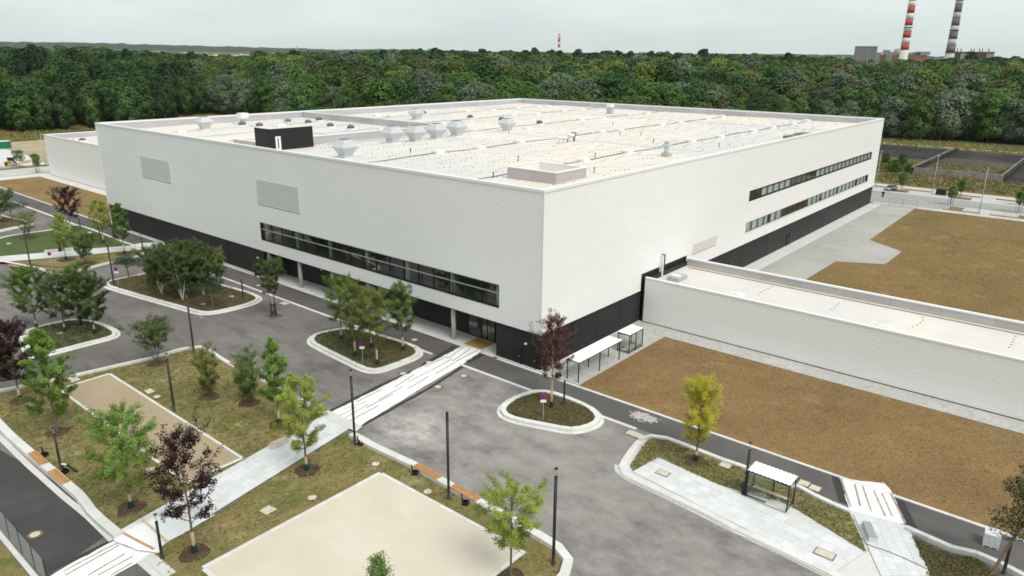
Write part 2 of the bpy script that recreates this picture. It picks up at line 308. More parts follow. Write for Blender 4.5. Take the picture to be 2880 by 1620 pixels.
sheet('wing_paving', rect(19.45, 22.55, -95, -3.0), 0.055, m_cobble)

def run(name, pts, w, z0, z1, m=None, seg=1.0, root=None, closed=False, gap=.012):
    """a run of kerb stones along a line; each stone is a piece of its own"""
    m = m or m_kerb; p = resample(pts, seg, closed); n = len(p); a = offset(p, w/2, closed); b = offset(p, -w/2, closed)
    if root is None:
        core = MB(); k = n if closed else n-1; ai = offset(p, w/2-.03, closed); bi = offset(p, -w/2+.03, closed)
        for i in range(k):
            j = (i+1) % n
            core.add([(*ai[i],z0),(*ai[j],z0),(*bi[j],z0),(*bi[i],z0),(*ai[i],z1-.03),(*ai[j],z1-.03),(*bi[j],z1-.03),(*bi[i],z1-.03)], [(4,7,6,5),(0,4,5,1),(2,6,7,3)])
        root = tag(core.build(name, m_paveb), kind='structure')
    for i in range(n if closed else n-1):
        j = (i+1) % n; d = math.hypot(p[j][0]-p[i][0], p[j][1]-p[i][1]); t = gap/2/max(d,.01); L_ = lambda u, v, t: (u[0]+(v[0]-u[0])*t, u[1]+(v[1]-u[1])*t)
        q = [L_(a[i],a[j],t), L_(a[i],a[j],1-t), L_(b[i],b[j],1-t), L_(b[i],b[j],t)]; e = .015
        ins = lambda u, c: (u[0]+(c[0]-u[0])*e/max(w,.05)*2, u[1]+(c[1]-u[1])*e/max(w,.05)*2)
        cx = (sum(x for x, _ in q)/4, sum(y for _, y in q)/4); top = [ins(u, cx) for u in q]
        MB().add([(x,y,z0) for x,y in q]+[(x,y,z1-e) for x,y in q]+[(x,y,z1) for x,y in top],
                 [(0,1,5,4),(1,2,6,5),(2,3,7,6),(3,0,4,7),(4,5,9,8),(5,6,10,9),(6,7,11,10),(7,4,8,11),(8,9,10,11)]).build('kerb_stone', m, root)
    return root
# long kerb lines beside the footpath
run('kerb_line', [(-0.5,-95),(-0.5,6.2)], .32, -.05, .10, seg=1.5)
run('kerb_line', [(-0.62,57),(-0.62,190)], .34, -.05, .10, seg=2.0)
run('kerb_line', [(-4.65,-15.6),(-4.65,9.0)], .42, -.05, .055, seg=1.2)
run('kerb_line', [(-4.65,13.2),(-4.7,84)], .42, -.05, .055, seg=1.5)
run('kerb_line', [(-5.1,97),(-5.3,160)], .5, -.05, .10, seg=2.0)

def island(name, outer, m_in, h=.30, low=.5, kw=.55, z_in=.20, seg=1.0, smooth=2, gutter=.4):
    """kerbed island: flat gutter ring, kerb stones, ground inside"""
    p = chaikin(outer, smooth)
    if area(p) < 0: p = p[::-1]
    p = resample(p, .5, True)
    root = tag(MB().sheet(offset(p, gutter+kw*.6), z_in).build(name, m_in), kind='structure')
    if gutter: run('gutter', offset(p, gutter/2), gutter, -.05, .05, seg=seg, root=root, closed=True)
    run('kerb', offset(p, gutter+kw/2), kw, -.05, h, seg=seg, root=root, closed=True)
    return root
I1 = [(-12.74, 27.69), (-11.40, 29.27), (-9.77, 29.83), (-6.31, 28.67), (-5.05, 27.53), (-3.89, 17.82), (-4.23, 15.45), (-5.35, 13.82), (-6.84, 13.20), (-10.53, 13.33), (-12.11, 13.43), (-13.26, 13.99), (-13.76, 15.33), (-13.70, 17.40), (-13.08, 26.06)]
I2 = [(-11.25, -2.94), (-9.97, -2.14), (-7.75, -1.69), (-4.78, -2.33), (-3.75, -3.32), (-3.14, -4.78), (-3.32, -9.46), (-4.12, -11.11), (-4.98, -12.25), (-6.55, -12.81), (-8.25, -12.43), (-9.47, -11.74), (-10.10, -10.89), (-10.93, -8.35), (-11.82, -5.78), (-11.87, -4.12)]
I3 = [(-19.38, 72.28), (-18.54, 73.72), (-16.85, 73.94), (-13.00, 73.74), (-9.90, 73.32), (-8.26, 71.47), (-7.39, 66.14), (-6.62, 57.89), (-5.84, 50.88), (-6.10, 48.27), (-6.79, 46.92), (-9.33, 45.71), (-15.02, 46.25), (-16.39, 47.80), (-16.75, 49.90), (-19.91, 70.16)]
I4 = [(-35.41, 57.64), (-34.47, 59.38), (-30.03, 59.45), (-27.80, 58.70), (-26.56, 55.97), (-26.10, 51.12), (-26.34, 48.91), (-27.44, 47.21), (-29.72, 47.40), (-36.15, 47.38), (-37.18, 48.11), (-37.29, 50.08), (-36.49, 53.99)]
I6 = [(-10.67, 128.17), (-11.29, 127.00), (-13.09, 126.61), (-17.92, 124.83), (-23.54, 122.87), (-24.37, 132.61), (-18.90, 140.42), (-12.17, 144.51), (-11.88, 140.26), (-10.43, 131.40)]
island('planted_island', I1, m_bed); island('planted_island', I2, m_bed, h=.34); island('planted_island', I3, m_bed)
island('planted_island', I4, m_bed); island('planted_island', I6, m_bed, seg=2)

# far-left lawn with its crossing path
I5 = [(-25.67, 114.80), (-19.68, 118.83), (-16.03, 119.52), (-10.22, 118.55), (-5.95, 120.97), (-4.67, 118.15), (-4.89, 104.02), (-5.18, 95.38), (-4.13, 89.47), (-6.34, 86.23), (-8.07, 84.36), (-10.57, 84.96), (-17.99, 83.13), (-20.65, 81.74), (-22.52, 83.17), (-22.52, 87.50), (-23.07, 90.81), (-25.45, 99.08), (-27.51, 107.82)]
island('lawn_island', I5, m_green, h=.28, kw=.5, z_in=.18, seg=1.5, gutter=0)
sheet('path_across_lawn', [(-26.30, 103.85), (-18.27, 100.01), (-11.97, 97.06), (-5.84, 93.80), (-3.75, 94.34), (-0.18, 91.77), (-0.93, 87.65), (-6.00, 89.31), (-13.92, 92.86), (-21.66, 96.48), (-27.44, 99.77)], .21, m_conc)
sheet('lawn', [(-26.68, 99.86), (-21.84, 95.90), (-14.14, 92.28), (-6.26, 88.73), (-6.74, 86.08), (-10.52, 85.01), (-17.96, 83.13), (-20.62, 81.73), (-22.32, 82.79), (-22.53, 86.93), (-23.19, 90.35), (-25.45, 98.97)], .19, m_lawn)

# lawns, pitches and the paved path of the square
LAWN1 = [(-42.48, 40.75), (-36.75, 39.22), (-29.80, 37.91), (-25.28, 37.64), (-23.19, 37.29), (-22.23, 36.68), (-22.27, 32.30), (-22.59, 26.84), (-22.45, 21.38), (-22.60, 15.11), (-22.95, 9.79), (-28.37, 8.63), (-32.00, 7.86), (-32.21, 7.52), (-38.15, 6.68), (-42.71, 5.89), (-44.74, 6.07), (-45.07, 8.84), (-44.85, 12.28), (-44.79, 18.11), (-45.01, 25.04), (-45.06, 30.23), (-45.08, 33.61), (-44.13, 41.36)]
sheet('lawn', LAWN1, .10, m_lawn)
LAWN2 = [(-23.86, 5.32), (-25.71, 5.12), (-34.77, 3.36), (-38.89, 2.44), (-43.24, 2.00), (-44.39, 1.19), (-44.66, -1.99)]+[(-49,-18),(-45,-40),(-26,-40)]+[(-27.31, -23.08), (-25.60, -22.36), (-24.98, -21.92), (-24.31, -20.43), (-24.16, -18.03), (-23.98, -12.72), (-23.93, -12.02), (-23.52, -4.19), (-23.79, 1.05), (-23.70, 4.69)]
sheet('lawn', LAWN2, .10, m_lawn)
def pitch(x0, x1, y0, y1, m, w):
    r = tag(MB().sheet(rect(x0,x1,y0,y1), .13).build('gravel_pitch', m), kind='structure')
    for a, b in (((x0,y0),(x1,y0)),((x1,y0+w/2),(x1,y1-w/2)),((x1,y1),(x0,y1)),((x0,y1-w/2),(x0,y0+w/2))):
        run('edging', [a, b], w, .02, .17, seg=1.4, root=r)
pitch(-38.2, -32.95, 8.55, 36.5, m_grav2, .26)
pitch(-42.75, -26.45, -19.0, -2.75, m_grav, .34)

def seatwall(name, pts, w, h, seg=1.6, n=2): return run(name, chaikin(pts, n, False), w, -.05, h, seg=seg, gap=.015)
sw_a = seatwall('seat_wall', [(-23.98, 4.32), (-23.96, 2.56), (-24.07, 0.71), (-23.96, -0.84), (-23.93, -2.15), (-23.79, -4.50), (-23.99, -7.57), (-24.08, -9.32), (-24.21, -12.28), (-24.34, -14.22), (-24.28, -13.00), (-24.28, -14.60), (-24.34, -16.49), (-24.45, -18.26), (-24.52, -19.65), (-24.60, -20.64), (-24.82, -21.48), (-25.21, -22.14), (-25.93, -22.63), (-27.10, -23.00), (-28.44, -23.14)], .72, .46, 1.6)
seatwall('lawn_wall', [(-43.75, 40.96), (-42.53, 40.44), (-41.26, 40.03), (-36.82, 38.92), (-35.02, 38.49), (-32.32, 38.00), (-29.91, 37.60), (-28.36, 37.18), (-27.24, 37.04), (-25.43, 37.28), (-23.35, 36.93), (-22.39, 36.32), (-22.09, 35.19), (-22.44, 31.96), (-22.68, 29.04), (-22.76, 26.51), (-22.65, 21.03), (-22.80, 17.73), (-22.80, 14.79), (-22.94, 12.14), (-23.10, 9.57)], .46, .38, 1.5)
seatwall('seat_wall', [(-45.03, 35.41), (-45.08, 32.57), (-45.16, 29.72), (-45.19, 27.71), (-45.12, 24.56), (-45.09, 21.24), (-44.93, 17.59), (-44.99, 15.68), (-44.86, 13.95), (-44.96, 11.88), (-45.21, 9.89), (-45.19, 8.43), (-45.10, 5.29)], .72, .46, 1.6)
run('gutter_strip', [(-45.82, 31.14), (-45.80, 29.50), (-45.83, 22.09), (-45.68, 14.40), (-45.49, 10.30), (-45.52, 5.47)], .5, -.05, .03, m_conc, 1.5)
run('gutter_strip', [(-45.24, 1.66), (-45.17, -1.82)], .5, -.05, .03, m_conc, 1.5)
run('gutter_strip', [(-44.62, 1.61), (-44.56, -1.73)], .8, -.05, .12, m_conc, 1.5)

# paved path: slabs laid in rows, each a piece of its own
def slabs(name, a, b, c, d, rows, length, z=.16, t=.06, joint=.014, bond=.5, m=None, skip=None):
    """quad a-b (left edge start to end), d-c (right edge); rows across, slabs along"""
    root = tag(MB().sheet([a,b,c,d], z-.025).build(name, m_paveb), kind='structure')
    a, b, c, d = map(np.array, (a,b,c,d)); Ln = np.linalg.norm(b-a); n = max(1, int(round(Ln/length)))
    for r in range(rows):
        v0, v1 = r/rows, (r+1)/rows; off = (r % 2)*bond; cuts = [0]+[x for x in ((k+off)/n for k in range(0 if off else 1, n)) if .004 < x < .996]+[1]
        for u0, u1 in zip(cuts, cuts[1:]):
            ju = joint/2/Ln; jv = joint/2/np.linalg.norm(d-a)
            P = lambda u, v: (a+(b-a)*u)*(1-v)+(d+(c-d)*u)*v
            q = [P(u0+ju,v0+jv), P(u1-ju,v0+jv), P(u1-ju,v1-jv), P(u0+ju,v1-jv)]; zz = z+random.uniform(-.003,.003)
            MB().add([(x,y,z-t) for x,y in q]+[(x,y,zz) for x,y in q], [(4,5,6,7),(0,1,5,4),(1,2,6,5),(2,3,7,6),(3,0,4,7)]).build('paver', m or m_pave, root)
    return root
slabs('paved_path', (-44.9,6.05), (-22.75,10.0), (-22.6,5.75), (-44.2,1.75), 6, 1.35)
sheet('path_landing', [(-23.6,10.4),(-22.2,10.3),(-22.1,5.0),(-23.2,4.6)], .175, m_conc)

# bus platform, its paving and planting
BUSK = [(-5.10, -17.67), (-6.36, -16.87), (-9.70, -17.47), (-11.78, -17.94), (-12.57, -18.41), (-13.04, -19.26), (-13.13, -20.26), (-13.56, -27.21), (-14.23, -30.37), (-14.06, -31.41), (-14.57, -37.20), (-15.24, -40.72)]
sheet('platform_base', BUSK+[(-12.30, -43.82), (-9.66, -42.57), (-4.37, -39.99), (-5.18, -35.85), (-5.09, -34.00), (-4.71, -32.69), (-4.30, -31.21), (-4.61, -27.01), (-4.61, -23.52)], .10, m_conc)
run('platform_kerb', chaikin([(-4.87, -17.76), (-6.23, -17.07), (-9.31, -17.66), (-11.46, -18.18), (-12.23, -18.63), (-12.68, -19.39), (-12.71, -20.31), (-13.11, -27.16), (-13.70, -30.14), (-13.63, -31.24), (-14.04, -37.12), (-14.62, -40.56)], 2, False), .62, -.05, .22, seg=1.2)
run('gutter_strip', chaikin([(-11.62, -17.62), (-12.51, -18.23), (-12.99, -19.14), (-13.06, -20.13), (-13.55, -27.14), (-14.13, -30.35), (-13.96, -31.39), (-14.55, -37.22)], 2, False), .32, -.05, .03, m_conc, 1.2)
run('yellow_gutter', [(-13.41, -27.15), (-13.98, -30.28)], .10, .02, .045, M('yellow_line', (.62,.48,.20), .85), 1.0)
run('yellow_gutter', [(-13.49, -27.71), (-13.84, -31.30)], .10, .02, .045, bpy.data.materials['yellow_line'], 1.0)
run('yellow_gutter', [(-14.43, -36.09), (-14.49, -37.04)], .10, .02, .045, bpy.data.materials['yellow_line'], 1.0)
PL = [(-8.16, -20.01), (-11.83, -19.49), (-14.06, -37.22), (-10.01, -38.37)]
slabs('platform_paving', PL[0], PL[3], PL[2], PL[1], 4, .95, z=.17)
LAWN3 = [(-6.36, -17.74), (-5.55, -17.92), (-4.95, -18.66), (-5.04, -22.12), (-5.18, -24.83), (-4.87, -26.35), (-5.32, -27.28), (-5.18, -31.50), (-5.40, -32.89), (-5.62, -34.62), (-5.71, -35.97), (-6.87, -36.67), (-8.75, -37.73), (-9.99, -38.36), (-7.90, -32.36), (-8.77, -25.46), (-8.22, -20.05), (-11.75, -19.48), (-10.99, -18.73)]
sheet('lawn', LAWN3, .185, m_lawn)
seatwall('lawn_wall', [(-6.68, -17.10), (-5.70, -17.35), (-5.01, -18.03), (-4.70, -19.04), (-4.84, -22.00), (-4.92, -24.21), (-4.99, -26.38), (-4.75, -25.66), (-4.88, -27.07), (-4.88, -29.91), (-4.70, -31.41), (-5.19, -32.79), (-5.48, -34.07), (-5.65, -35.93)], .45, .40, 1.5)
MP = [(-5.68, -36.25), (-4.49, -39.90), (-9.84, -42.66), (-12.15, -39.95)]
slabs('paved_path', MP[1], MP[2], MP[3], MP[0], 5, 1.2, z=.18)
sheet('planting_bed', [(-5.77, -40.52), (-6.11, -42.25), (-6.23, -43.39), (-5.45, -44.52), (-5.99, -45.74), (-6.58, -46.56), (-8.84, -48.22), (-12.58, -43.84), (-9.96, -42.60)], .17, m_bed)
seatwall('lawn_wall', [(-5.01, -39.98), (-5.30, -42.06), (-5.58, -43.16), (-4.97, -44.41), (-5.04, -45.80), (-5.43, -46.97), (-5.68, -47.87), (-6.37, -49.33)], .45, .40, 1.5)
sheet('tar_patch', [(-0.76, -33.06), (-0.43, -33.73), (-4.36, -35.57), (-4.38, -34.76)], .020, m_fresh); sheet('tar_patch', [(-0.81, -38.19), (-0.79, -38.93), (-4.30, -40.68), (-4.23, -39.87)], .020, m_fresh)
def band(name, pts, w, z, m):
    p = resample(pts, .7); jit = lambda q: [(x+random.uniform(-.04,.04), y+random.uniform(-.05,.05)) for x, y in q]
    sheet(name, jit(offset(p, w/2, False))+jit(offset(p, -w/2, False))[::-1], z, m)
band('tar_strip', [(-22.69, 10.17), (-14.41, 11.08), (-9.94, 11.24)], .55, .014, m_fresh); band('tar_strip', [(-7.76, 11.55), (-4.70, 12.14), (-0.98, 12.72)], .7, .018, m_fresh)
band('tar_strip', [(-22.62, 5.31), (-11.63, 6.51), (-4.88, 7.80)], .45, .014, m_fresh); band('tar_strip', [(-3.69, 8.44), (-0.42, 8.66)], 1.2, .018, m_fresh)
band('tar_strip', [(-49.95, 5.35), (-47.50, 5.23), (-45.55, 5.41)], .5, .014, m_fresh)
# white spill on the footpath
m_spill = M('cement_dust', (.48,.46,.44), .95, [((.28,.27,.26), 3, .45, .62, (1,1,1), 6)])

b = MB(); c0 = (-1.95, -14.93); sr = np.random.default_rng(3)
for k in range(260):
    dx, dy = sr.normal(0,.45), sr.normal(0,.75); r_ = sr.uniform(.05,.30)*math.exp(-(dx*dx/.5+dy*dy/1.4)*.5)+.015; n_ = 7; z_ = .0125+.00002*k
    b.add([(c0[0]+dx+r_*sr.uniform(.5,1.2)*math.cos(2*PI*q/n_), c0[1]+dy+r_*sr.uniform(.6,1.6)*math.sin(2*PI*q/n_), z_+.003) for q in range(n_)], [tuple(range(n_))])
tag(b.build('cement_splatter', m_spill), 'pale cement splatter on the dark footpath', 'splatter', kind='stuff')
sheet('loggia_floor', rect(-0.55, 3.25, 6.9, 57.2), .05, m_conc)
sheet('entrance_mat', rect(0.3, 3.0, 9.6, 12.6), .062, m_mat)

# street beyond the yard and to the left of the hall
m_street = M('street_paving', (.50,.495,.475), .9, [((.42,.415,.40), .15, .4, .7), ((.55,.54,.52), 2, .5, .8)])
sheet('street', rect(140.4, 168.5, -160, 250), .0, M('street_asphalt', (.33,.325,.315), .9, [((.28,.275,.265), .12, .4, .7, (1,.2,1)), ((.38,.37,.36), .6, .5, .8, (1,.1,1))]))
sheet('pavement', rect(168.5, 173.2, -160, 250), .05, m_street)
sheet('pavement', rect(138.2, 141.2, -160, -0.2), .05, m_street)
sheet('parking_lay_by', [(141.2,-14.9),(148.5,-17.5),(148.5,-160),(141.2,-160)], .03, m_street)
sheet('parking_lay_by', rect(158.8, 168.5, -160, 40), .03, m_street)
for x0, x1, y0, y1 in ((141.6,143.2,-23.5,-15.5),(143.2,147.6,-19.5,-16.5),(141.6,143.0,-34,-25.5),(143.2,146.5,-34,-31),(141.6,143,-52,-37),
                       (166.4,168.3,-8,-1),(161.5,165.5,-3.2,.6),(166.4,168.3,-20,-11.5),(160.5,164.6,-18.6,-14.6),(166.4,168.3,-31,-23.5),(166.4,168.3,3,10),(160.5,164.6,-34,-30)):
    sheet('verge', rect(x0, x1, y0, y1), .06, m_rough)
sheet('gravel_track', [(290.5,60),(294,60),(294.6,7),(296.8,-18),(300,-60),(303,-140),(298,-140),(295,-60),(292.6,-18),(291.2,7)], .04, M('cream_gravel', (.60,.53,.36), .95, [((.50,.43,.28), .5, .4, .7)]))
sheet('street', [(-80,203),(18.2,203.4),(60,203.4),(60,217.4),(22.6,217.4),(9,217.8),(-80,219)], .0, m_street)
sheet('pavement', [(-80,197),(13.1,196.4),(18.2,199),(60,199),(60,202.6),(-80,202.6)], .045, m_conc)
sheet('building_site', [(-20,222),(60,221),(60,300),(29,300),(-10,290)], .02, M('site_sand', (.40,.33,.225), .95, [((.33,.26,.16), .08, .4, .65, (1,1,1), 5), ((.48,.42,.32), .2, .5, .75)]))
sheet('site_track', [(8,228),(24,222),(27,250),(28,278),(22,285),(20,255)], .04, m_conc)

# ---------------------------------------------------------------- the hall
PITCH = .2667
def LEFT(s, d, z): return (-d, s, z)            # facade on x = 0, d outwards
def RIGHT(s, d, z): return (s, -d, z)           # facade on y = 0
def clad(mb, fn, s0, s1, z0, z1, holes=(), depth=.013, off=0., prof=((0,1),(.66,1),(.76,0),(.88,0),(1,1)), pitch=PITCH):
    n = max(1, int(round((z1-z0)/pitch))); p = (z1-z0)/n
    for k in range(n):
        for (a, da), (b, db) in zip(prof, prof[1:]):
            za, zb = z0+(k+a)*p, z0+(k+b)*p; zm = (za+zb)/2; iv = [(s0, s1)]
            for h0, h1, y0, y1 in holes:
                if y0 < zm < y1: iv = [q for u, v in iv for q in ((u, min(v, h0)), (max(u, h1), v)) if q[1]-q[0] > 1e-3]
            for u, v in iv: mb.quad(fn(u, off+da*depth, za), fn(v, off+da*depth, za), fn(v, off+db*depth, zb), fn(u, off+db*depth, zb))
    return mb
def sbox(mb, fn, s0, s1, d0, d1, z0, z1):
    a, b = fn(s0, d0, z0), fn(s1, d1, z1)
    return mb.box(min(a[0],b[0]), max(a[0],b[0]), min(a[1],b[1]), max(a[1],b[1]), z0, z1)
hall = thing('exhibition_hall', 'huge white ribbed hall with dark ground floor and pale flat roof', 'building')
GLZ = (6.36, 57.11, 6.35, 9.22); LV1 = (85.7, 97.3, 12.1, 16.2); LV2 = (45.8, 57.2, 12.1, 16.2)
R1 = (57.24, 131.4, 11.9, 13.66); R2 = (57.24, 131.2, 6.48, 8.16); LV3 = (37.3, 45.6, 6.5, 8.26); SLOT = (22.3, 35.44, 4.0, 6.84)
clad(MB(), LEFT, 0, W, HB, H-.3, [GLZ, LV1, LV2]).build('cladding', m_clad, hall)
clad(MB(), RIGHT, 0, L, HB, H-.3, [R1, R2, LV3, SLOT]).build('cladding', m_clad, hall)
b = MB(); b.quad((L,0,0),(L,W,0),(L,W,H-.3),(L,0,H-.3)); b.quad((0,W,0),(L,W,0),(L,W,H-.3),(0,W,H-.3)); b.build('rear_wall', m_clad, hall)
MB().box(-.075,.02,-.075,.02,HB,H-.3).build('corner_trim', m_clad, hall)
MB().box(-.07,.02,W-.02,W+.06,HB,H-.3).build('corner_trim', m_clad, hall); MB().box(L-.02,L+.06,-.07,.02,HB,H-.3).build('corner_trim', m_clad, hall)
# soffit under the overhanging cladding
for q in ((-.05,.25,0,6.9),(-.05,.25,57.2,W),(.25,22.3,-.05,.25),(35.44,L,-.05,.25)): MB().box(*q,HB-.06,HB-.01).build('soffit_edge', m_black, hall)
# coping
for q in ((-.10,.52,-.10,W+.1),(L-.52,L+.1,-.10,W+.1),(.52,L-.52,-.10,.52),(.52,L-.52,W-.52,W+.1)):
    MB().box(q[0],q[1],q[2],q[3],H-.3,H).build('coping', m_coping, hall)
def reveal(fn, h, m, dep=.45, name='window_reveal'):
    s0, s1, z0, z1 = h; b = MB()
    b.quad(fn(s0,.05,z0),fn(s1,.05,z0),fn(s1,-dep,z0),fn(s0,-dep,z0)); b.quad(fn(s0,.05,z1),fn(s1,.05,z1),fn(s1,-dep,z1),fn(s0,-dep,z1))
    b.quad(fn(s0,.05,z0),fn(s0,-dep,z0),fn(s0,-dep,z1),fn(s0,.05,z1)); b.quad(fn(s1,.05,z0),fn(s1,-dep,z0),fn(s1,-dep,z1),fn(s1,.05,z1))
    return b.build(name, m, hall)
def snapz(z, z0=HB, z1=H-.3):
    n = round((z1-z0)/PITCH); p = (z1-z0)/n; return z0+round((z-z0)/p)*p
# louvres: sloping blades before a dark void
for fn, h, dk in ((LEFT, LV1, m_black), (LEFT, LV2, m_black), (RIGHT, LV3, m_ltgrey)):
    h = (h[0], h[1], snapz(h[2]), snapz(h[3])); b = MB()
    n = int(round((h[3]-h[2])/PITCH)); p = (h[3]-h[2])/n; dp = .05 if dk is m_black else .055
    for k in range(n):
        z = h[2]+k*p
        if dk is m_black:
            b.quad(fn(h[0],.045,z+.02),fn(h[1],.045,z+.02),fn(h[1],.045,z+.17),fn(h[0],.045,z+.17)); b.quad(fn(h[0],.045,z+.17),fn(h[1],.045,z+.17),fn(h[1],-.05,z+.22),fn(h[0],-.05,z+.22))
        else:
            b.quad(fn(h[0],.045,z+.02),fn(h[1],.045,z+.02),fn(h[1],.045,z+.13),fn(h[0],.045,z+.13)); b.quad(fn(h[0],.045,z+.13),fn(h[1],.045,z+.13),fn(h[1],-.03,z+.22),fn(h[0],-.03,z+.22))
    lv = b.build('louvre', M('louvre_blades', (.74,.735,.72) if dk is m_black else (.68,.64,.61), .5), hall)
    sbox(MB(), fn, h[0], h[1], -.12, -.14, h[2], h[3]).build('louvre_void', m_black if dk is m_black else m_ltgrey, lv)
    reveal(fn, h, m_clad, .12, 'louvre_frame')
# ribbon glazing above the entrance, each pane its own piece
h = (GLZ[0], GLZ[1], snapz(GLZ[2]), snapz(GLZ[3])); reveal(LEFT, h, m_frame, .40)
fr = MB(); sbox(fr, LEFT, h[0], h[1], -.28, -.16, h[2], h[2]+.16); sbox(fr, LEFT, h[0], h[1], -.28, -.16, h[3]-.12, h[3]); zt = h[2]+1.72
glz = fr.build('ribbon_glazing', m_frame, hall); sbox(MB(), LEFT, h[0], h[1], -.28, -.12, zt, zt+.09).build('transom', m_ltgrey, glz)
nb = 18; bw = (h[1]-h[0])/nb
for k in range(nb+1): sbox(MB(), LEFT, h[0]+k*bw-.07, h[0]+k*bw+.07, -.30, -.13, h[2]+.01, h[3]-.01).build('mullion', m_frame, glz)
for k in range(nb):
    s = h[0]+k*bw; sbox(MB(), LEFT, s+.07, s+bw-.07, -.235, -.215, zt+.09, h[3]-.12).build('pane', m_win, glz)
    if k % 2 == 0 or k > 11:
        sbox(MB(), LEFT, s+bw-.62, s+bw-.52, -.29, -.17, h[2]+.16, zt).build('casement_bar', m_frame, glz)
        sbox(MB(), LEFT, s+.07, s+bw-.62, -.235, -.215, h[2]+.16, zt).build('pane', m_win, glz); sbox(MB(), LEFT, s+bw-.52, s+bw-.07, -.235, -.215, h[2]+.16, zt).build('pane', m_win, glz)
    else: sbox(MB(), LEFT, s+.07, s+bw-.07, -.235, -.215, h[2]+.16, zt).build('pane', m_win, glz)
# room behind the ribbon
b = MB(); b.quad((.5,5.5,5.7),(9,5.5,5.7),(9,58,5.7),(.5,58,5.7)); b.build('upper_floor', M('upper_floor', (.26,.25,.24), .5), hall)
b = MB(); b.quad((.5,5.5,9.6),(9,5.5,9.6),(9,58,9.6),(.5,58,9.6)); b.build('upper_ceiling', m_inner, hall)
b = MB(); b.quad((9,5.5,5.7),(9,58,5.7),(9,58,9.6),(9,5.5,9.6)); b.quad((.5,5.5,5.7),(9,5.5,5.7),(9,5.5,9.6),(.5,5.5,9.6)); b.quad((.5,58,5.7),(9,58,5.7),(9,58,9.6),(.5,58,9.6)); b.build('upper_wall', m_inner, hall)
for y in (56.4,48.1,39.75,31.4,23.05,14.7,7.0): MB().lathe((.72,y,5.7), [(.30,0),(.30,3.9)], 14).build('column', m_conc, hall, True)
# right facade ribbons
def ribbon(h, pattern):
    h = (h[0], h[1], snapz(h[2]), snapz(h[3])); reveal(RIGHT, h, m_frame, .30)
    fr = MB(); sbox(fr, RIGHT, h[0], h[1], -.22, -.08, h[2], h[2]+.22); sbox(fr, RIGHT, h[0], h[1], -.22, -.10, h[3]-.06, h[3]); g = fr.build('window_ribbon', m_frame, hall)
    n = len(pattern); w = (h[1]-h[0])/n
    for k, c in enumerate(pattern):
        s = h[0]+k*w; zb, zt = h[2]+.22, h[3]-.06
        sbox(MB(), RIGHT, s-.05, s+.05, -.22, -.09, zb, zt).build('mullion', m_frame, g)
        if c == 'p':
            sbox(MB(), RIGHT, s+.05, s+w-.75, -.16, -.14, zb, zt).build('pane', m_blind, g); sbox(MB(), RIGHT, s+w-.75, s+w-.63, -.22, -.09, zb, zt).build('mullion', m_frame, g)
            sbox(MB(), RIGHT, s+w-.63, s+w-.27, -.16, -.14, zb, zt).build('pane', m_blind, g); sbox(MB(), RIGHT, s+w-.27, s+w-.05, -.20, -.11, zb, zt).build('mullion', m_frame, g)
        elif c == 'h':
            sbox(MB(), RIGHT, s+.05, s+w*.45, -.16, -.14, zb, zt).build('pane', m_blind, g); sbox(MB(), RIGHT, s+w*.45, s+w-.05, -.16, -.14, zb, zt).build('pane', m_dpane, g)
        else: sbox(MB(), RIGHT, s+.05, s+w-.05, -.16, -.14, zb, zt).build('pane', m_dpane, g)
ribbon(R1, 'ddpppppdddddpppppppppppppp')
ribbon(R2, 'ppphppdddddpphppphpppphpph')
# dark panel in the slot above the link roof
h = (SLOT[0], SLOT[1], HB, snapz(SLOT[3])); b = MB(); sbox(b, RIGHT, h[0], h[1], -.20, -.18, HB-1, h[3]); b.build('slot_panel', m_dark, hall); reveal(RIGHT, h, m_dark, .2, 'slot_reveal')
# dark ground floor, panel by panel
def base_panels(fn, cuts, z0=.06, z1=HB-.06, off=-.16):
    for u, v in zip(cuts, cuts[1:]):
        clad(MB(), fn, u+.05, v-.05, z0, z1, depth=.045, off=off).build('base_panel', m_dark, hall)
    b = MB(); sbox(b, fn, cuts[0], cuts[-1], off-.10, off-.06, 0, HB); b.build('base_backing', m_black, hall)
    b = MB(); sbox(b, fn, cuts[0], cuts[-1], off-.06, .12, -.02, .07); b.build('plinth', m_conc, hall)
base_panels(RIGHT, [.16,.9,6.35,11.9,17.45,22.7]); base_panels(RIGHT, [35.3]+[40.0+5.66*k for k in range(18)]+[L-.1])
base_panels(LEFT, [.16,6.9]); base_panels(LEFT, [57.2,62.7,68.4,74.2,79.9,85.6,91.5,97.4,103.3,109.3,W-.1])
# loggia
def BACK(s, d, z): return (3.25-d, s, z)
for u, v in ((14.5,17.6),(17.6,24.8),(24.8,31.4),(31.4,39.8),(39.8,48.2),(48.2,57.2)): clad(MB(), BACK, u+.02, v-.02, .08, HB-.1, depth=.03).build('loggia_panel', m_dark, hall)
b = MB(); b.quad((-.05,6.9,HB-.05),(3.25,6.9,HB-.05),(3.25,57.2,HB-.05),(-.05,57.2,HB-.05)); b.build('loggia_soffit', m_dark, hall)
b = MB(); b.box(.12,3.3,6.74,6.9,0,HB-.06); b.box(.12,3.3,57.2,57.35,0,HB-.06); b.box(3.30,3.36,6.9,9.7,0,HB-.06); b.box(3.30,3.36,14.5,57.2,0,HB-.06); b.build('loggia_side', m_dark, hall)
b = MB(); b.quad((3.4,7,.06),(9,7,.06),(9,17,.06),(3.4,17,.06)); b.quad((9,7,0),(9,17,0),(9,17,4.4),(9,7,4.4)); b.quad((3.4,17,0),(9,17,0),(9,17,4.4),(3.4,17,4.4)); b.quad((3.4,7,0),(9,7,0),(9,7,4.4),(3.4,7,4.4)); b.build('foyer', M('foyer_white', (.52,.53,.52), .7), hall)
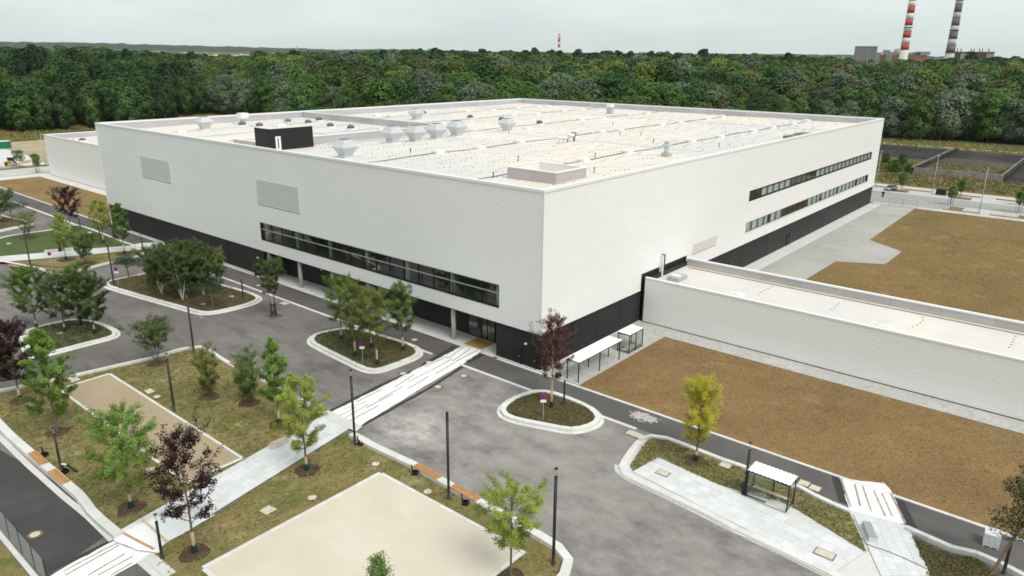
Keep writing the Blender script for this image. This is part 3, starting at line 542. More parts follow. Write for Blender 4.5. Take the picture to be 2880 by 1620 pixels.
ent = MB(); ent.box(3.1,3.3,9.7,14.5,HB-.5,HB-.06); ent.box(3.12,3.3,9.7,14.5,.06,.14); ent = ent.build('entrance_glazing', m_frame, hall)
for y in (9.7,11.0,12.05,14.4): MB().box(3.1,3.3,y,y+.12,.14,HB-.5).build('mullion', m_frame, ent)
for y0, y1 in ((9.82,11.0),(11.12,12.05),(12.17,14.4)): MB().box(3.19,3.21,y0,y1,.14,HB-.5).build('pane', m_win, ent)
for y in (10.8,11.25): MB().tube((3.02,y,.7),(3.02,y,2.3),.025,n=6).build('door_handle', m_metal, ent)
for y in (56.5,48.1,39.75,31.4,23.05,14.7): MB().lathe((.72,y,.05), [(.31,0),(.31,HB-.1)], 18).build('column', m_colc, hall, True)
def door(fn, s0, s1, z1=2.25, off=-.10, m=m_black):
    d = sbox(MB(), fn, s0, s1, off-.02, off+.02, .08, z1).build('door', m, hall)
    sbox(MB(), fn, s0+.12, s0+.24, off+.02, off+.07, 1.02, 1.12).build('handle', m_metal, d)
    fb = MB(); sbox(fb, fn, s0-.14, s0, off-.02, off+.12, .07, z1+.12); fb.build('door_jamb', m_black, d)
door(LEFT, 3.0, 4.0); door(LEFT, .75, 1.75); door(RIGHT, 79.0, 80.1); door(RIGHT, 80.3, 81.4); door(RIGHT, 51.8, 52.9); door(BACK, 41.2, 42.2, off=.06)
ld = MB().box(-.95,.02,58.6,58.72,.08,2.5).build('open_door', m_black, hall)
for p in ((-.02,2.2,2.9),(.0,58.9,3.0)): MB().box(p[0]-.14,p[0]+.1,p[1]-.12,p[1]+.12,p[2]-.08,p[2]+.1).build('wall_lamp', m_white, hall)
for y in (45.9,51.2): MB().box(3.0,3.2,y-.15,y+.15,2.7,2.85).build('exit_lamp', m_white, hall)

# roof
def tri(t): t = t % 1.0; return abs(2*t-1)
def rz(x, y): return ZR + .22*tri((x-33)/23.0+.5)*1.0 + .12*tri((y-17)/22.5+.5) - .12
xs = np.unique(np.concatenate([np.arange(.5, L-.5, 5.75/1.0), [L-.52]])); ys = np.unique(np.concatenate([np.arange(.5, W-.5, 5.63), [W-.52]]))
b = MB()
for i in range(len(xs)-1):
    for j in range(len(ys)-1):
        if 11.6 < xs[i]+2 < 18.7 and 7 < ys[j]+2 < 15.2: pass
        b.quad(*[(x, y, rz(x, y)) for x, y in ((xs[i],ys[j]),(xs[i+1],ys[j]),(xs[i+1],ys[j+1]),(xs[i],ys[j+1]))])
b.build('roof', m_memb, hall)
for a in np.arange(.52, W-.6, 5.76):
    e = min(a+5.74, W-.54); MB().box(L-.62,L-.53,a,e,ZR-.3,H-.3).build('parapet_panel', m_pmemb, hall); MB().box(.53,.60,a,e,ZR-.3,H-.3).build('parapet_panel', m_pmemb, hall)
for a in np.arange(.62, L-.7, 5.76):
    e = min(a+5.74, L-.64); MB().box(a,e,W-.62,W-.53,ZR-.3,H-.3).build('parapet_panel', m_pmemb, hall); MB().box(a,e,.53,.60,ZR-.3,H-.3).build('parapet_panel', m_pmemb, hall)
# inner fire walls of the roof
for x0, x1, y0, y1, ax in ((49.2,49.6,64.6,W-.62,1),(15.2,49.2,64.2,64.6,0)):
    fw = MB().box(x0,x1,y0,y1,ZR+1.42,ZR+1.56).build('fire_wall_coping', m_coping, hall)
    lo, hi = (y0, y1) if ax else (x0, x1)
    for a in np.arange(lo, hi-.1, 5.7):
        e = min(a+5.68, hi); (MB().box(x0+.06,x1-.06,a,e,ZR-.3,ZR+1.42) if ax else MB().box(a,e,y0+.06,y1-.06,ZR-.3,ZR+1.42)).build('parapet_panel', m_pmemb, hall)
def strip(pts, w, name='seam_strip'):
    p = resample(pts, 2.875); b = MB(); a, c = offset(p, w/2, False), offset(p, -w/2, False)
    for i in range(len(p)-1):
        q = (a[i], a[i+1], c[i+1], c[i]); b.quad(*[(x, y, rz(x,y)+.055) for x, y in q])
    b.build(name, m_seam, hall)
for y in (17.4, 39.9): strip([(6.5,y),(L-1.2,y)], .5)
for y in (61.6, 83.2, 100.2): strip([(50.4,y),(L-1.2,y)], .48)
for x, y1 in ((56.2,113),(28.5,113),(111.0,113)): strip([(x,2.0 if x > 40 else 66),(x,y1)], .22)
for y in (79.5,90.5,102): strip([(4,y),(49,y)], .22)
strip([(4,66),(15,66)], .22); strip([(18,62.6),(56,62.6)], .22)
# skylights
def skylight(x, y, dark=False, s=.86):
    z = rz(x, y); cu = MB().frusta((x,y,z-.02), [(1.05*s,0),(.98*s,.26),(1.04*s,.28),(1.04*s,.33)]).build('skylight', m_coping, hall)
    if dark: MB().lathe((x,y,z+.40), [(.92*s,.0),(.95*s,.12),(.88*s,.32),(.62*s,.52),(.3*s,.62),(.05,.65)], 14).build('dome', m_ddome, cu, True)
    else: MB().frusta((x,y,z+.31), [(.95*s,0),(.90*s,.07),(.62*s,.20),(.28*s,.27),(.03,.29)]).build('dome', m_dome, cu)
for x in (32.6,45.7,58.2,68.9,81.9,99.0,110.3,124.0,134.2): skylight(x, 17.4)
for x in (23.2,33.4,44.4,79.4,98.0,107.5,123.0,132.5): skylight(x, 39.9)
for x, y in ((66,55.5),(95.6,61.6),(104.0,60.4),(119.8,62.3),(129.0,61.4),(102.2,81),(118.2,83.6),(125.4,81.6),(94.2,83.1),(125.4,98.2),(117.3,100.6),(94.5,100.4),(104.2,99),(67.3,102.2),(66.4,106.8),(9.9,78.8),(10.4,101.3),(130,98),(72.0,39.9)): skylight(x, y)
for x, y in ((78.6,61.6),(78.7,73.6),(79.2,84.8),(79.2,102.2),(26.4,104.9),(38.5,105.4),(39.2,98.4),(45.2,102.6),(38.2,88.8),(38.4,81.9),(27.3,99.4)): skylight(x, y, True)
# ventilation hoods
def hood(x, y, k=1.0, rot=0):
    z = rz(x, y); hd = MB().frusta((x,y,z-.05), [(.88*k,0),(.88*k,.62*k)], rot).build('ventilation_hood', m_metal, hall)
    MB().frusta((x,y,z-.05), [(.80*k,.625*k),(.84*k,.78*k),(1.52*k,1.85*k)], rot).build('flared_body', m_metal, hd)
    MB().frusta((x,y,z-.05), [(1.54*k,1.86*k),(1.54*k,1.90*k),(.86*k,2.98*k),(.80*k,3.0*k)], rot).build('hood_cap', m_metal, hd)
    MB().frusta((x,y,z-.05), [(.70*k,3.01*k),(.66*k,3.10*k)], rot).build('top_grille', m_seam, hd)
    MB().frusta((x,y,z-.05), [(1.15*k,0),(1.12*k,.16)], rot).build('upstand', m_coping, hd)
for x, y, k in ((16.3,102.4,.92),(9.3,46.2,.98),(27.8,56.3,1.02),(32.6,55.3,1.0),(38.0,55.2,1.0),(43.8,55.4,1.02),(60.0,56.0,.9),(64.6,89.4,.95)): hood(x, y, k)
# small vents
def vent(x, y, r=.32, h=1.0, m=m_coping):
    z = rz(x, y); v = MB().lathe((x,y,z-.02), [(r,0),(r,h*.55)], 12).build('roof_vent', m, hall, True); MB().lathe((x,y,z-.02), [(r,h*.55+.01),(r*1.9,h*.8),(r*1.9,h*.92),(r*1.5,h)], 12).build('vent_cap', m, v, True)
for x, y, r, h_ in ((48.8,33.6,.38,1.3),(50.2,33.7,.32,1.2),(53.4,34.5,.42,1.5),(54.5,34.6,.3,1.7)): vent(x, y, r, h_, m_coping if h_ < 1.6 else m_seam)
v = MB().frusta((45.5,9.9,rz(45.5,9.9)-.02), [(.62,0),(.58,.6)]).build('roof_vent', m_pmemb, hall); MB().frusta((45.5,9.9,rz(45.5,9.9)), [(.30,.6),(.30,1.4),(.62,1.75),(.62,1.9),(.3,2.0),(.25,2.3),(.5,2.4)]).build('vent_cap', m_metal, v)
v = MB().frusta((119.6,67.9,rz(119.6,67.9)-.02), [(.75,0),(.75,1.6)]).build('roof_vent', m_pmemb, hall); MB().frusta((119.6,67.9,rz(119.6,67.9)), [(.55,1.62),(.80,1.8),(.80,2.6)]).build('vent_cap', m_coping, v)
v = MB().frusta((30,110.5,ZR-.02), [(.45,0),(.45,.9)]).build('roof_vent', m_pmemb, hall); MB().frusta((30,110.5,ZR), [(.5,.92),(.95,1.3),(.95,2.4)]).build('vent_cap', m_coping, v)
v = MB().frusta((32.3,64.9,ZR), [(.6,.9),(.6,1.9)]).build('roof_vent', m_coping, hall)
for x, y in ((69,33.2),(51.1,33.65),(24.8,24.0),(37.0,18.0),(62,21.5),(72,30),(20.0,43.0),(88,47),(57,53),(22.3,8.4),(10.8,16.8),(63.5,9)):
    b = MB(); z = rz(x,y); b.tube((x,y,z),(x,y,z+.75),.07,n=6); b.beam((x-.06,y,z+.72),(x+.22,y,z+.72),.10); b.build('safety_post', m_black, hall)
for x, y in ((92.9,4.2),(86.5,4.0)): MB().box(x-2.2,x+2.2,y-1.2,y+1.2,ZR-.1,ZR+.95).build('roof_box', m_seam, hall)
# light well
lw = MB(); X0, X1, Y0, Y1, ZT = 11.7, 18.6, 7.1, 15.2, 21.02
lw.box(X0,X0+.45,Y0,Y1,ZT,ZT+.12); lw.box(X1-.45,X1,Y0,Y1,ZT,ZT+.12); lw.box(X0+.45,X1-.45,Y0,Y0+.45,ZT,ZT+.12); lw.box(X0+.45,X1-.45,Y1-.45,Y1,ZT,ZT+.12)
lw = lw.build('light_well', m_coping, hall)
m_lil = M('lilac_membrane', (.44,.39,.40), .7, [((.50,.445,.455), .8, .35, .7, (.4,.4,3)), ((.38,.335,.345), 1.2, .58, .8, (.4,.4,5))], rnd=.04)
for a, e in ((Y0+.06,Y0+.4),(Y0+.42,(Y0+Y1)/2),((Y0+Y1)/2+.02,Y1-.4),(Y1-.38,Y1-.06)): MB().box(X0+.06,X0+.30,a,e,ZR-.2,ZT).build('membrane_panel', m_lil, lw)
for a, e in ((X0+.32,X0+.62),(X0+.64,X1-.42),(X1-.40,X1-.06)): MB().box(a,e,Y0+.06,Y0+.30,ZR-.2,ZT).build('membrane_panel', m_lil, lw)
b = MB(); clad(b, lambda s,d,z: (X1-.45-d, s, z), Y0+.4, Y1-.4, ZR+.05, ZT, depth=.05); clad(b, lambda s,d,z: (s, Y1-.45-d, z), X0+.4, X1-.45, ZR+.05, ZT, depth=.05); b.build('inner_cladding', m_clad, lw)
MB().box(X1-.30,X1-.06,Y0+.32,Y1-.06,ZR-.2,ZT).build('membrane_panel', m_lil, lw); MB().box(X0+.32,X1-.32,Y1-.30,Y1-.06,ZR-.2,ZT).build('membrane_panel', m_lil, lw)
# dark stair penthouse
PX0, PX1, PY0, PY1, PZ = 6.33, 14.85, 62.3, 66.7, 23.0
b = MB(); clad(b, lambda s,d,z: (s, PY0-d, z), PX0, PX1, ZR-.2, PZ, depth=.04); clad(b, lambda s,d,z: (PX0-d, s, z), PY0, PY1, ZR-.2, PZ, depth=.04)
b.quad((PX1,PY0,ZR-.2),(PX1,PY1,ZR-.2),(PX1,PY1,PZ),(PX1,PY0,PZ)); b.quad((PX0,PY1,ZR-.2),(PX1,PY1,ZR-.2),(PX1,PY1,PZ),(PX0,PY1,PZ))
pent = b.build('stair_penthouse', M('penthouse_black', (.016,.018,.019), .5, spec=.35), hall)
MB().box(PX0-.06,PX1+.06,PY0-.06,PY1+.06,PZ,PZ+.10).build('edge_trim', m_black, pent); MB().box(PX0+.2,PX1-.2,PY0+.2,PY1-.2,PZ+.101,PZ+.13).build('penthouse_roof', m_memb, pent)
MB().box(7.35,8.35,PY0-.10,PY0-.05,ZR+.05,21.85).build('penthouse_door', m_white, pent); MB().box(7.72,7.92,PY0-.125,PY0-.101,ZR+.3,21.6).build('door_window', m_black, pent)
b = MB()
for x in (11.6,12.4,13.2):
    for y in (65.2,66.2): b.tube((x,y,PZ+.1),(x,y,PZ+1.25),.025,n=5)
for z in (PZ+.65,PZ+1.25):
    b.tube((11.6,65.2,z),(13.2,65.2,z),.025,n=5); b.tube((11.6,66.2,z),(13.2,66.2,z),.025,n=5); b.tube((11.6,65.2,z),(11.6,66.2,z),.025,n=5)
b.build('guard_rail', m_ltgrey, pent); MB().frusta((10.2,65,PZ+.12), [(1.0,0),(.95,.25),(.5,.5)]).build('roof_hatch', m_dome, pent)
MB().box(PX0+.05,PX0+.5,PY1-.1,74,ZR,ZR+1.0).build('low_upstand', m_pmemb, hall)
# fasteners of the membrane: thousands of small dark dots
b = MB(); n = 0
for cx in np.arange(3, L-2, 5.75):
    for cy in np.arange(3, W-2, 5.63):
        if cx < 50 and cy > 60 and rng.random() < .45: continue
        a = rng.choice([0, 1]); L_ = 5.4
        for k in range(6):
            t = k/6; pts = [(cx+t*L_, cy+.25+t*1.3), (cx+t*L_*.9, cy+5.0-t*1.6)] if a else [(cx+t*L_, cy+3.2-t*1.5)]
            for x, y in pts:
                x += rng.normal(0,.05); y += rng.normal(0,.05)
                if x < L-1 and y < W-1 and not (X0-.3 < x < X1+.3 and Y0-.3 < y < Y1+.3) and rng.random() < .9: b.obox((x,y), .20, .11, rz(x,y)+.012, rz(x,y)+.05, rng.random()*3); n += 1
tag(b.build('roof_fasteners', m_black, hall), kind='stuff')

# low white annex at the far left and link wing on the right
ann = thing('annex_building', 'lower white ribbed annex joined to the far left end of the hall', 'building', (16.4,116,0))
def Rr(o): 
    for ch in o.children: ch.matrix_parent_inverse = Matrix.Translation(-o.location)
AX, AY0, AY1, AH = 16.4, W+.05, 197.4, 11.9
clad(MB(), lambda s,d,z: (AX-d, s, z), AY0, AY1, .15, AH-.2).build('cladding', m_clad, ann)
MB().box(AX-.1,AX+.4,AY0,AY1+.1,AH-.2,AH).build('coping', m_coping, ann); MB().box(AX+.4,70,AY1-.4,AY1+.1,AH-.2,AH).build('coping', m_coping, ann)
MB().box(AX+.1,70,AY1-.3,AY1,0,AH-.2).build('end_wall', m_clad, ann)
for a in np.arange(AX+.45, 60, 5.7): MB().box(a,a+5.68,AY1-.46,AY1-.41,AH-1.6,AH-.2).build('parapet_panel', m_pmemb, ann)
MB().sheet(rect(AX+.05,70,AY0,AY1-.3), AH-1.5).build('roof', m_memb, ann)
b = MB().frusta((22.0,184.5,AH-1.5), [(1.05,0),(.98,.34),(1.04,.42)]).build('skylight', m_coping, ann); MB().lathe((22.0,184.5,AH-1.08), [(.92,0),(.95,.12),(.62,.52),(.05,.65)], 12).build('dome', m_ddome, b, True)
MB().box(18.4,19.2,182.5,183.3,AH-1.5,AH-.5).build('roof_vent', m_seam, ann)
Rr(ann)
wing = thing('link_wing', 'long low white ribbed wing running from the hall to the right', 'building', (22.7,-.3,0))
WX, WX1, WH, WZR, WE = 22.72, 35.3, 6.46, 5.5, -95
clad(MB(), lambda s,d,z: (WX-d, s, z), WE, -.42, .10, WH-.18).build('cladding', m_clad, wing)
MB().box(WX-.09,WX+.38,WE,-.42,WH-.18,WH).build('coping', m_coping, wing); MB().box(WX1-.4,WX1+.08,WE,-.42,WH+.05,WH+.23).build('coping', m_coping, wing)
MB().box(WX-.02,WX1,-.40,-.16,0,WH-.3).build('dark_joint', m_black, wing)
MB().sheet(rect(WX+.05,WX1-.3,WE,-.42), WZR).build('roof', m_memb, wing)
MB().box(WX1-.2,WX1,WE,-.42,0,WH+.05).build('rear_wall', m_clad, wing)
for k in range(17):
    e = -.42-5.6*k; MB().box(WX1-.30,WX1-.21,e-5.58,e,WZR-.1,WH+.05).build('parapet_panel', m_pmemb, wing)
MB().box(WX1-1.35,WX1-1.0,WE,-1.2,WZR+.004,WZR+.03).build('gutter_seam', m_seam, wing); MB().box(WX1-.98,WX1-.32,WE,-.6,WZR+.004,WZR+.02).build('edge_sheet', M('stained_membrane', (.60,.52,.38), .85, [((.30,.19,.08), .3, .62, .72, (3,.5,1)), ((.66,.60,.48), .2, .4, .7)]), wing)
b = MB().frusta((25.6,-12.0,WZR), [(1.0,0),(.95,.3),(.98,.36)]).build('skylight', m_coping, wing); MB().frusta((25.6,-12.0,WZR+.36), [(.92,0),(.6,.28),(.05,.36)]).build('dome', m_dome, b)
b = MB().frusta((25.2,-30.0,WZR), [(1.0,0),(.95,.3),(.98,.36)]).build('skylight', m_coping, wing); MB().frusta((25.2,-30.0,WZR+.36), [(.92,0),(.6,.28),(.05,.36)]).build('dome', m_dome, b)
MB().box(26.2,28.9,-3.6,-1.9,WZR,WZR+.55).build('roof_plant', m_ltgrey, wing); MB().box(26.6,27.6,-3.3,-2.2,WZR+.56,WZR+.75).build('roof_plant_lid', m_coping, wing)
MB().box(27.2,27.45,-.55,.0,WZR,8.6).build('flue', m_coping, wing); MB().box(27.5,27.72,-.6,-.1,WZR+.2,8.7).build('flue_back', m_black, wing)
b = MB()
for y0 in np.arange(-14, WE, -9.3):
    for k in range(5): b.obox((28.6+k*1.1, y0+rng.normal(0,.1)), .2, .12, WZR+.004, WZR+.04, 0)
tag(b.build('roof_fasteners', m_black, wing), kind='stuff')
Rr(wing)

# ---------------------------------------------------------------- sheeting, battens
def tarp(name, label, poly, z, group=None):
    """limp plastic sheet: fine mesh with creases and a ragged edge"""
    p = resample(poly, .6, True); p = [(x+random.uniform(-.04,.04), y+random.uniform(-.04,.04)) for x, y in p]
    if area(p) < 0: p = p[::-1]
    rings = [offset(p, .02, True), offset(p, .35, True)]; b = MB(); n = len(p)
    b.add([(x,y,z-.04+random.uniform(0,.04)) for x,y in p]+[(x,y,z+.03+random.uniform(-.015,.03)) for x,y in rings[1]], [(i,(i+1)%n,n+(i+1)%n,n+i) for i in range(n)])
    b.add([(x,y,z+.03) for x,y in rings[1]], [tuple(range(n))])
    o = b.build(name, m_tarp); return tag(o, label, 'plastic sheet', group)
t1 = tarp('plastic_sheet', 'long white plastic sheet covering the crossing towards the hall entrance', [(-22.54, 10.00), (-14.97, 10.75), (-4.76, 11.74), (-0.05, 12.31), (0.52, 9.17), (-4.16, 8.31), (-11.47, 7.31), (-22.43, 5.40), (-22.49, 7.83)], .03)
t2 = tarp('plastic_sheet', 'white plastic sheet over the road beside the fence', [(-50.28, 4.56), (-49.36, 4.83), (-45.51, 5.33), (-45.02, 3.28), (-43.99, 1.41), (-45.74, 1.49), (-47.62, 1.21), (-49.63, 1.30)], .04)
t3 = tarp('plastic_sheet', 'white plastic sheet on the paved path beside the dark red maple', [(-44.73, 5.84), (-42.15, 5.77), (-40.43, 3.74), (-38.91, 2.46), (-41.28, 2.10), (-43.37, 1.89), (-44.01, 1.16), (-44.83, 2.53), (-45.58, 5.27)], .165)
t4 = tarp('plastic_sheet', 'white plastic sheet across the footpath near the bus shelter', [(-0.41, -33.64), (-0.10, -35.00), (1.11, -36.87), (0.22, -37.66), (-0.43, -38.00), (-4.21, -39.85), (-4.54, -38.98), (-5.35, -35.90)], .05)
for o in (t1, t2, t3, t4): o.data.polygons.foreach_set('use_smooth', [True]*len(o.data.polygons))
def batten(p, q, z, m, label, group, w=.09, h=.04):
    o = MB().beam((*p,z+h/2), (*q,z+h/2), w, h).build('batten', m); tag(o, label, 'plank', group)
for p, q in zip([(-4.60, 10.63), (-4.60, 9.71), (-4.47, 9.34), (-3.69, 8.44), (-8.00, 11.03), (-8.10, 9.68), (-8.54, 8.57), (-12.09, 9.39), (-13.30, 8.06), (-14.14, 9.40), (-17.26, 8.38), (-19.07, 9.76), (-19.30, 7.94), (-20.88, 9.43), (-22.35, 8.63), (-22.18, 7.79), (-22.04, 6.98)],
                [(-0.44, 11.76), (-0.34, 10.75), (-0.12, 9.76), (0.50, 9.15), (-4.06, 11.08), (-4.21, 10.18), (-4.76, 9.22), (-8.24, 9.70), (-9.54, 8.68), (-10.34, 10.31), (-13.32, 8.93), (-15.24, 10.10), (-15.23, 8.32), (-18.28, 9.02), (-19.93, 8.84), (-18.55, 8.45), (-17.99, 7.36)]):
    batten(p, q, .07, m_plank, 'weathered batten lying on the white sheet of the entrance crossing', 'battens on the entrance crossing')
for p, q in zip([(-49.27, 4.37), (-49.34, 3.82), (-48.31, 2.61), (-47.86, 2.09), (-47.28, 1.40)], [(-45.36, 4.74), (-45.51, 4.38), (-45.66, 3.05), (-45.41, 2.31), (-45.74, 1.65)]):
    batten(p, q, .08, m_plank, 'dark batten on the white sheet over the road by the fence', 'battens on the sheet by the fence')
b_ = [(-42.99, 6.14), (-43.06, 2.03), (-44.79, 5.81), (-44.10, 1.77)]
batten(b_[0], b_[1], .225, m_woodl, 'pale plank across the sheet on the path, under the dark red maple', None, .16)
batten(b_[2], b_[3], .225, m_wood, 'orange-brown plank across the sheet, where path meets road', None, .16)
for p, q in zip([(-0.80, -33.89), (-0.92, -35.05), (-0.77, -35.65), (-0.85, -36.55), (-0.86, -37.23), (-0.39, -37.78)], [(-4.58, -35.77), (-4.07, -36.37), (-4.24, -37.27), (-4.21, -38.31), (-3.77, -38.70), (-4.19, -39.78)]):
    batten(p, q, .085, m_plank, 'weathered batten on the white sheet across the footpath', 'battens on the footpath sheet', .13)

# ---------------------------------------------------------------- covers in the ground
def manhole(c, z, label, r=.36, ring=True, group=None):
    t = thing('manhole_cover', label, 'manhole cover', (c[0],c[1],z), 0, group)
    MB().lathe((0,0,0), [(r,0),(r,.022),(r-.02,.028)], 20).build('lid', m_iron, t)
    MB().lathe((0,0,0), [(r*(1.5 if ring else 1.18),0),(r*(1.5 if ring else 1.18),.012)], 20).build('ring', m_rust, t); return t
for c, z, l in (((-2.83, 18.32),.014,'round manhole cover on the footpath by the loggia columns'),((-10.70, 6.03),0,'round manhole cover right of the sheeted crossing'),
    ((-6.73, 5.88),0,'pale round manhole cover near the kerb right of the crossing'),((-6.64, 11.69),0,'round manhole cover left of the crossing, nearer the hall'),((-10.83, 11.62),0,'larger round manhole cover left of the crossing, beside the island'),
    ((-25.70, -1.28),.1,'round manhole cover in the grass above the beige pitch'),((-25.68, -7.95),.1,'round manhole cover between the beige pitch and the seat wall'),((-32.51, -1.38),.1,'round manhole cover in the grass left of the beige pitch'),
    ((-32.15, 26.71),.1,'round pale cover in the grass beside the tan pitch'),((-39.16, 13.02),.1,'round cover in the grass at the end of the tan pitch'),((-49.02, 10.62),0,'manhole cover with rusty ring on the dark road by the fence'),
    ((-3.14, 54.01),.014,'round cover on the footpath near the open black door'),((-13.80, 51.37),.2,'round cover in the birch island by the small pine'),((-9.25, 51.50),.2,'round cover in the birch island at the back')):
    manhole(c, z+.004, l)
def plate(c, z, sx, sy, rot, label, name='inspection_cover', frame=True):
    t = thing(name, label, 'cover', (c[0],c[1],z), rot)
    MB().box(-sx/2,sx/2,-sy/2,sy/2,0,.045).build('lid', m_iron, t)
    if frame: MB().box(-sx/2-.08,sx/2+.08,-sy/2-.08,sy/2+.08,-.01,.02).build('frame', m_rust, t)
plate((-32.07, 28.60), .1, .75, 1.1, 0, 'rectangular cover in the grass beside the tan pitch'); plate((-35.87, -0.18), .1, .95, .95, .1, 'square cover in the grass left of the beige pitch')
plate((-36.19, 37.98), .1, .9, 1.5, 0, 'white rectangular cover behind the tan pitch, by the lawn wall'); plate((-10.31, -21.65), .175, .75, 1.0, 0, 'small square hatch with dark frame at the start of the platform paving')
plate((-12.30, -36.11), .185, .8, 1.3, 0, 'rectangular hatch with dark frame in the platform paving'); plate((-5.56, -25.32), .2, .8, .95, 0, 'pale square shaft cover in the grass left of the bus shelter')
plate((-3.55, -31.63), .02, .8, .85, 0, 'pale slab cover on the footpath behind the bus shelter'); plate((-3.71, -32.61), .02, .8, .85, 0, 'pale slab cover on the footpath, second behind the bus shelter')
plate((-5.59, 43.30), .01, .9, 1.3, 0, 'pale rectangular cover beside the kerb near the lone street tree'); plate((-6.37, 110.39), .2, .7, 1.0, 0, 'white cover in the far left lawn'); plate((-20.19, 112.04), .2, .7, 1.0, 0, 'white cover at the left edge of the far left lawn')
plate((-5.70, -16.05), .02, .9, 1.6, 0, 'pale slab cover at the kerb tip between the two grey roads'); plate((-31.78, 53.90), .22, .6, .9, .3, 'flat stone cover under the trees of the left island')

# ---------------------------------------------------------------- street furniture
def lamp(x, y, h, label, z0=0, r=.085, lantern=True):
    t = thing('lamp_post', label, 'lamp post', (x,y,z0), 0, 'black column lamps of the square')
    gl = .62 if lantern else 0
    MB().lathe((0,0,0), [(r*1.5,0),(r*1.5,.06),(r*1.08,.07),(r*1.08,1.1),(r,1.12),(r,h-gl-.12)], 12).build('pole', m_black, t, True)
    if lantern:
        MB().lathe((0,0,h-gl-.118), [(r*1.12,0),(r*1.12,.06),(r*.6,.07),(r*.6,.12)], 12).build('collar', m_black, t)
        MB().lathe((0,0,h-gl+.004), [(r*.95,0),(r*.95,gl-.11)], 12).build('lantern_glass', m_glass, t, True)
        MB().lathe((0,0,h-.105), [(r*1.2,0),(r*1.2,.06),(r*.5,.10)], 12).build('lantern_cap', m_black, t); MB().tube((0,0,h-gl),(0,0,h-.11),.018,n=6).build('lantern_rod', m_ltgrey, t)
    else:
        for k in range(5): MB().lathe((0,0,h-.118-k*.17), [(r*.7,0),(r*.7,.06),(r*1.06,.065),(r*1.06,.16)], 12).build('lamp_segment', m_black, t)
LAMPS = [((-24.74, 2.83, 7.67), 'tall black lamp post at the near end of the sheeted crossing', 1),
 ((-25.29, -10.03, 7.90), 'black lamp post between the two wooden seats of the wall by the beige pitch', 0),
 ((-26.18, -21.47, 7.94), 'black lamp post behind the light green tree at the bottom edge', 1),
 ((-5.49, -7.39, 2.90), 'short black lamp post in the small island with the copper tree', 0),
 ((-8.58, -28.38, 4.92), 'black lamp post beside the bus shelter', 1), ((-5.97, -46.56, 3.62), 'black lamp post beside the leaning pine at the right edge', 1),
 ((-32.51, 22.15, 6.43), 'black lamp post in the lawn beside the tan pitch', 1), ((-23.82, 34.76, 7.73), 'black lamp post at the rounded corner of the left lawn', 1),
 ((-44.19, 19.06, 4.06), 'short black lamp post by the wooden seats at the left road', 1), ((-44.11, 0.47, 3.78), 'short black lamp post in front of the sheet by the dark red maple', 1),
 ((-23.19, 91.27, 6.96), 'black lamp post at the near corner of the far left lawn', 1), ((-18.40, 70.22, 7.36), 'black lamp post at the tip of the birch island', 1),
 ((-8.66, 49.20, 3.85), 'short black lamp post at the entrance end of the birch island', 1), ((-5.52, 88.83, 3.06), 'short black lamp post where the white path reaches the footpath', 1),
 ((-6.33, 115.11, 2.96), 'black lamp post beside the purple tree of the far left lawn', 1), ((-7.05, 103.60, 3.53), 'black lamp post beside the yellowish tree near the hall corner', 1)]
for (x, y, h), l, k in LAMPS: lamp(x, y, h, l, z0=.1, lantern=bool(k), r=.115 if h > 5.5 else .10)
def sign(c, h, label, z0, face=-2.45):
    t = thing('no_stopping_sign', label, 'road sign', (c[0],c[1],z0), face+PI/2)
    MB().tube((0,0,0),(0,0,h),.03,n=8).build('post', m_ltgrey, t)
    n = 24; zc = h-.32
    def disc(r, y): return [(r*math.cos(2*PI*i/n), y, zc+r*math.sin(2*PI*i/n)) for i in range(n)]
    d = MB().add(disc(.32,-.035)+disc(.32,-.05), [tuple(range(n)), tuple(range(n,2*n))[::-1]]+[(i,(i+1)%n,n+(i+1)%n,n+i) for i in range(n)]).build('disc', m_red, t)
    MB().add(disc(.255,-.056), [tuple(range(n))[::-1]]).build('blue_field', m_blue, d)
    for s in (-1, 1): MB().beam((-.17*s,-.06,zc-.17),(.17*s,-.06,zc+.17),.05,.012).build('cross_bar', m_red, d)
    MB().box(-.30,.30,-.05,-.035,zc-.68,zc-.38).build('plate', m_white, t)
sign((-12.41, 16.85), 2.95, 'red and blue no-stopping sign with white plate in the middle island', .2); sign((-9.48, -7.69), 2.95, 'red and blue no-stopping sign with white plate in front of the copper tree', .2)
sign((-17.95, 69.72), 3.0, 'small no-stopping sign at the tip of the birch island', .2); sign((-21.16, 87.63), 2.9, 'small no-stopping sign in the far left lawn', .2)
bs = thing('street_sign', 'round road sign seen from behind, by the yard gate', 'road sign', (*(137.85, -2.58),0), -.2)
MB().tube((0,0,0),(0,0,2.9),.035,n=8).build('post', m_ltgrey, bs); MB().tube((-.02,0,3.05),(.02,0,3.05),.38,n=20).build('disc', m_black, bs)
MB().box(-.02,.02,-.36,.36,2.35,2.6).build('plate', m_black, bs); MB().box(-.02,.02,-.36,.36,2.02,2.27).build('plate', m_black, bs)

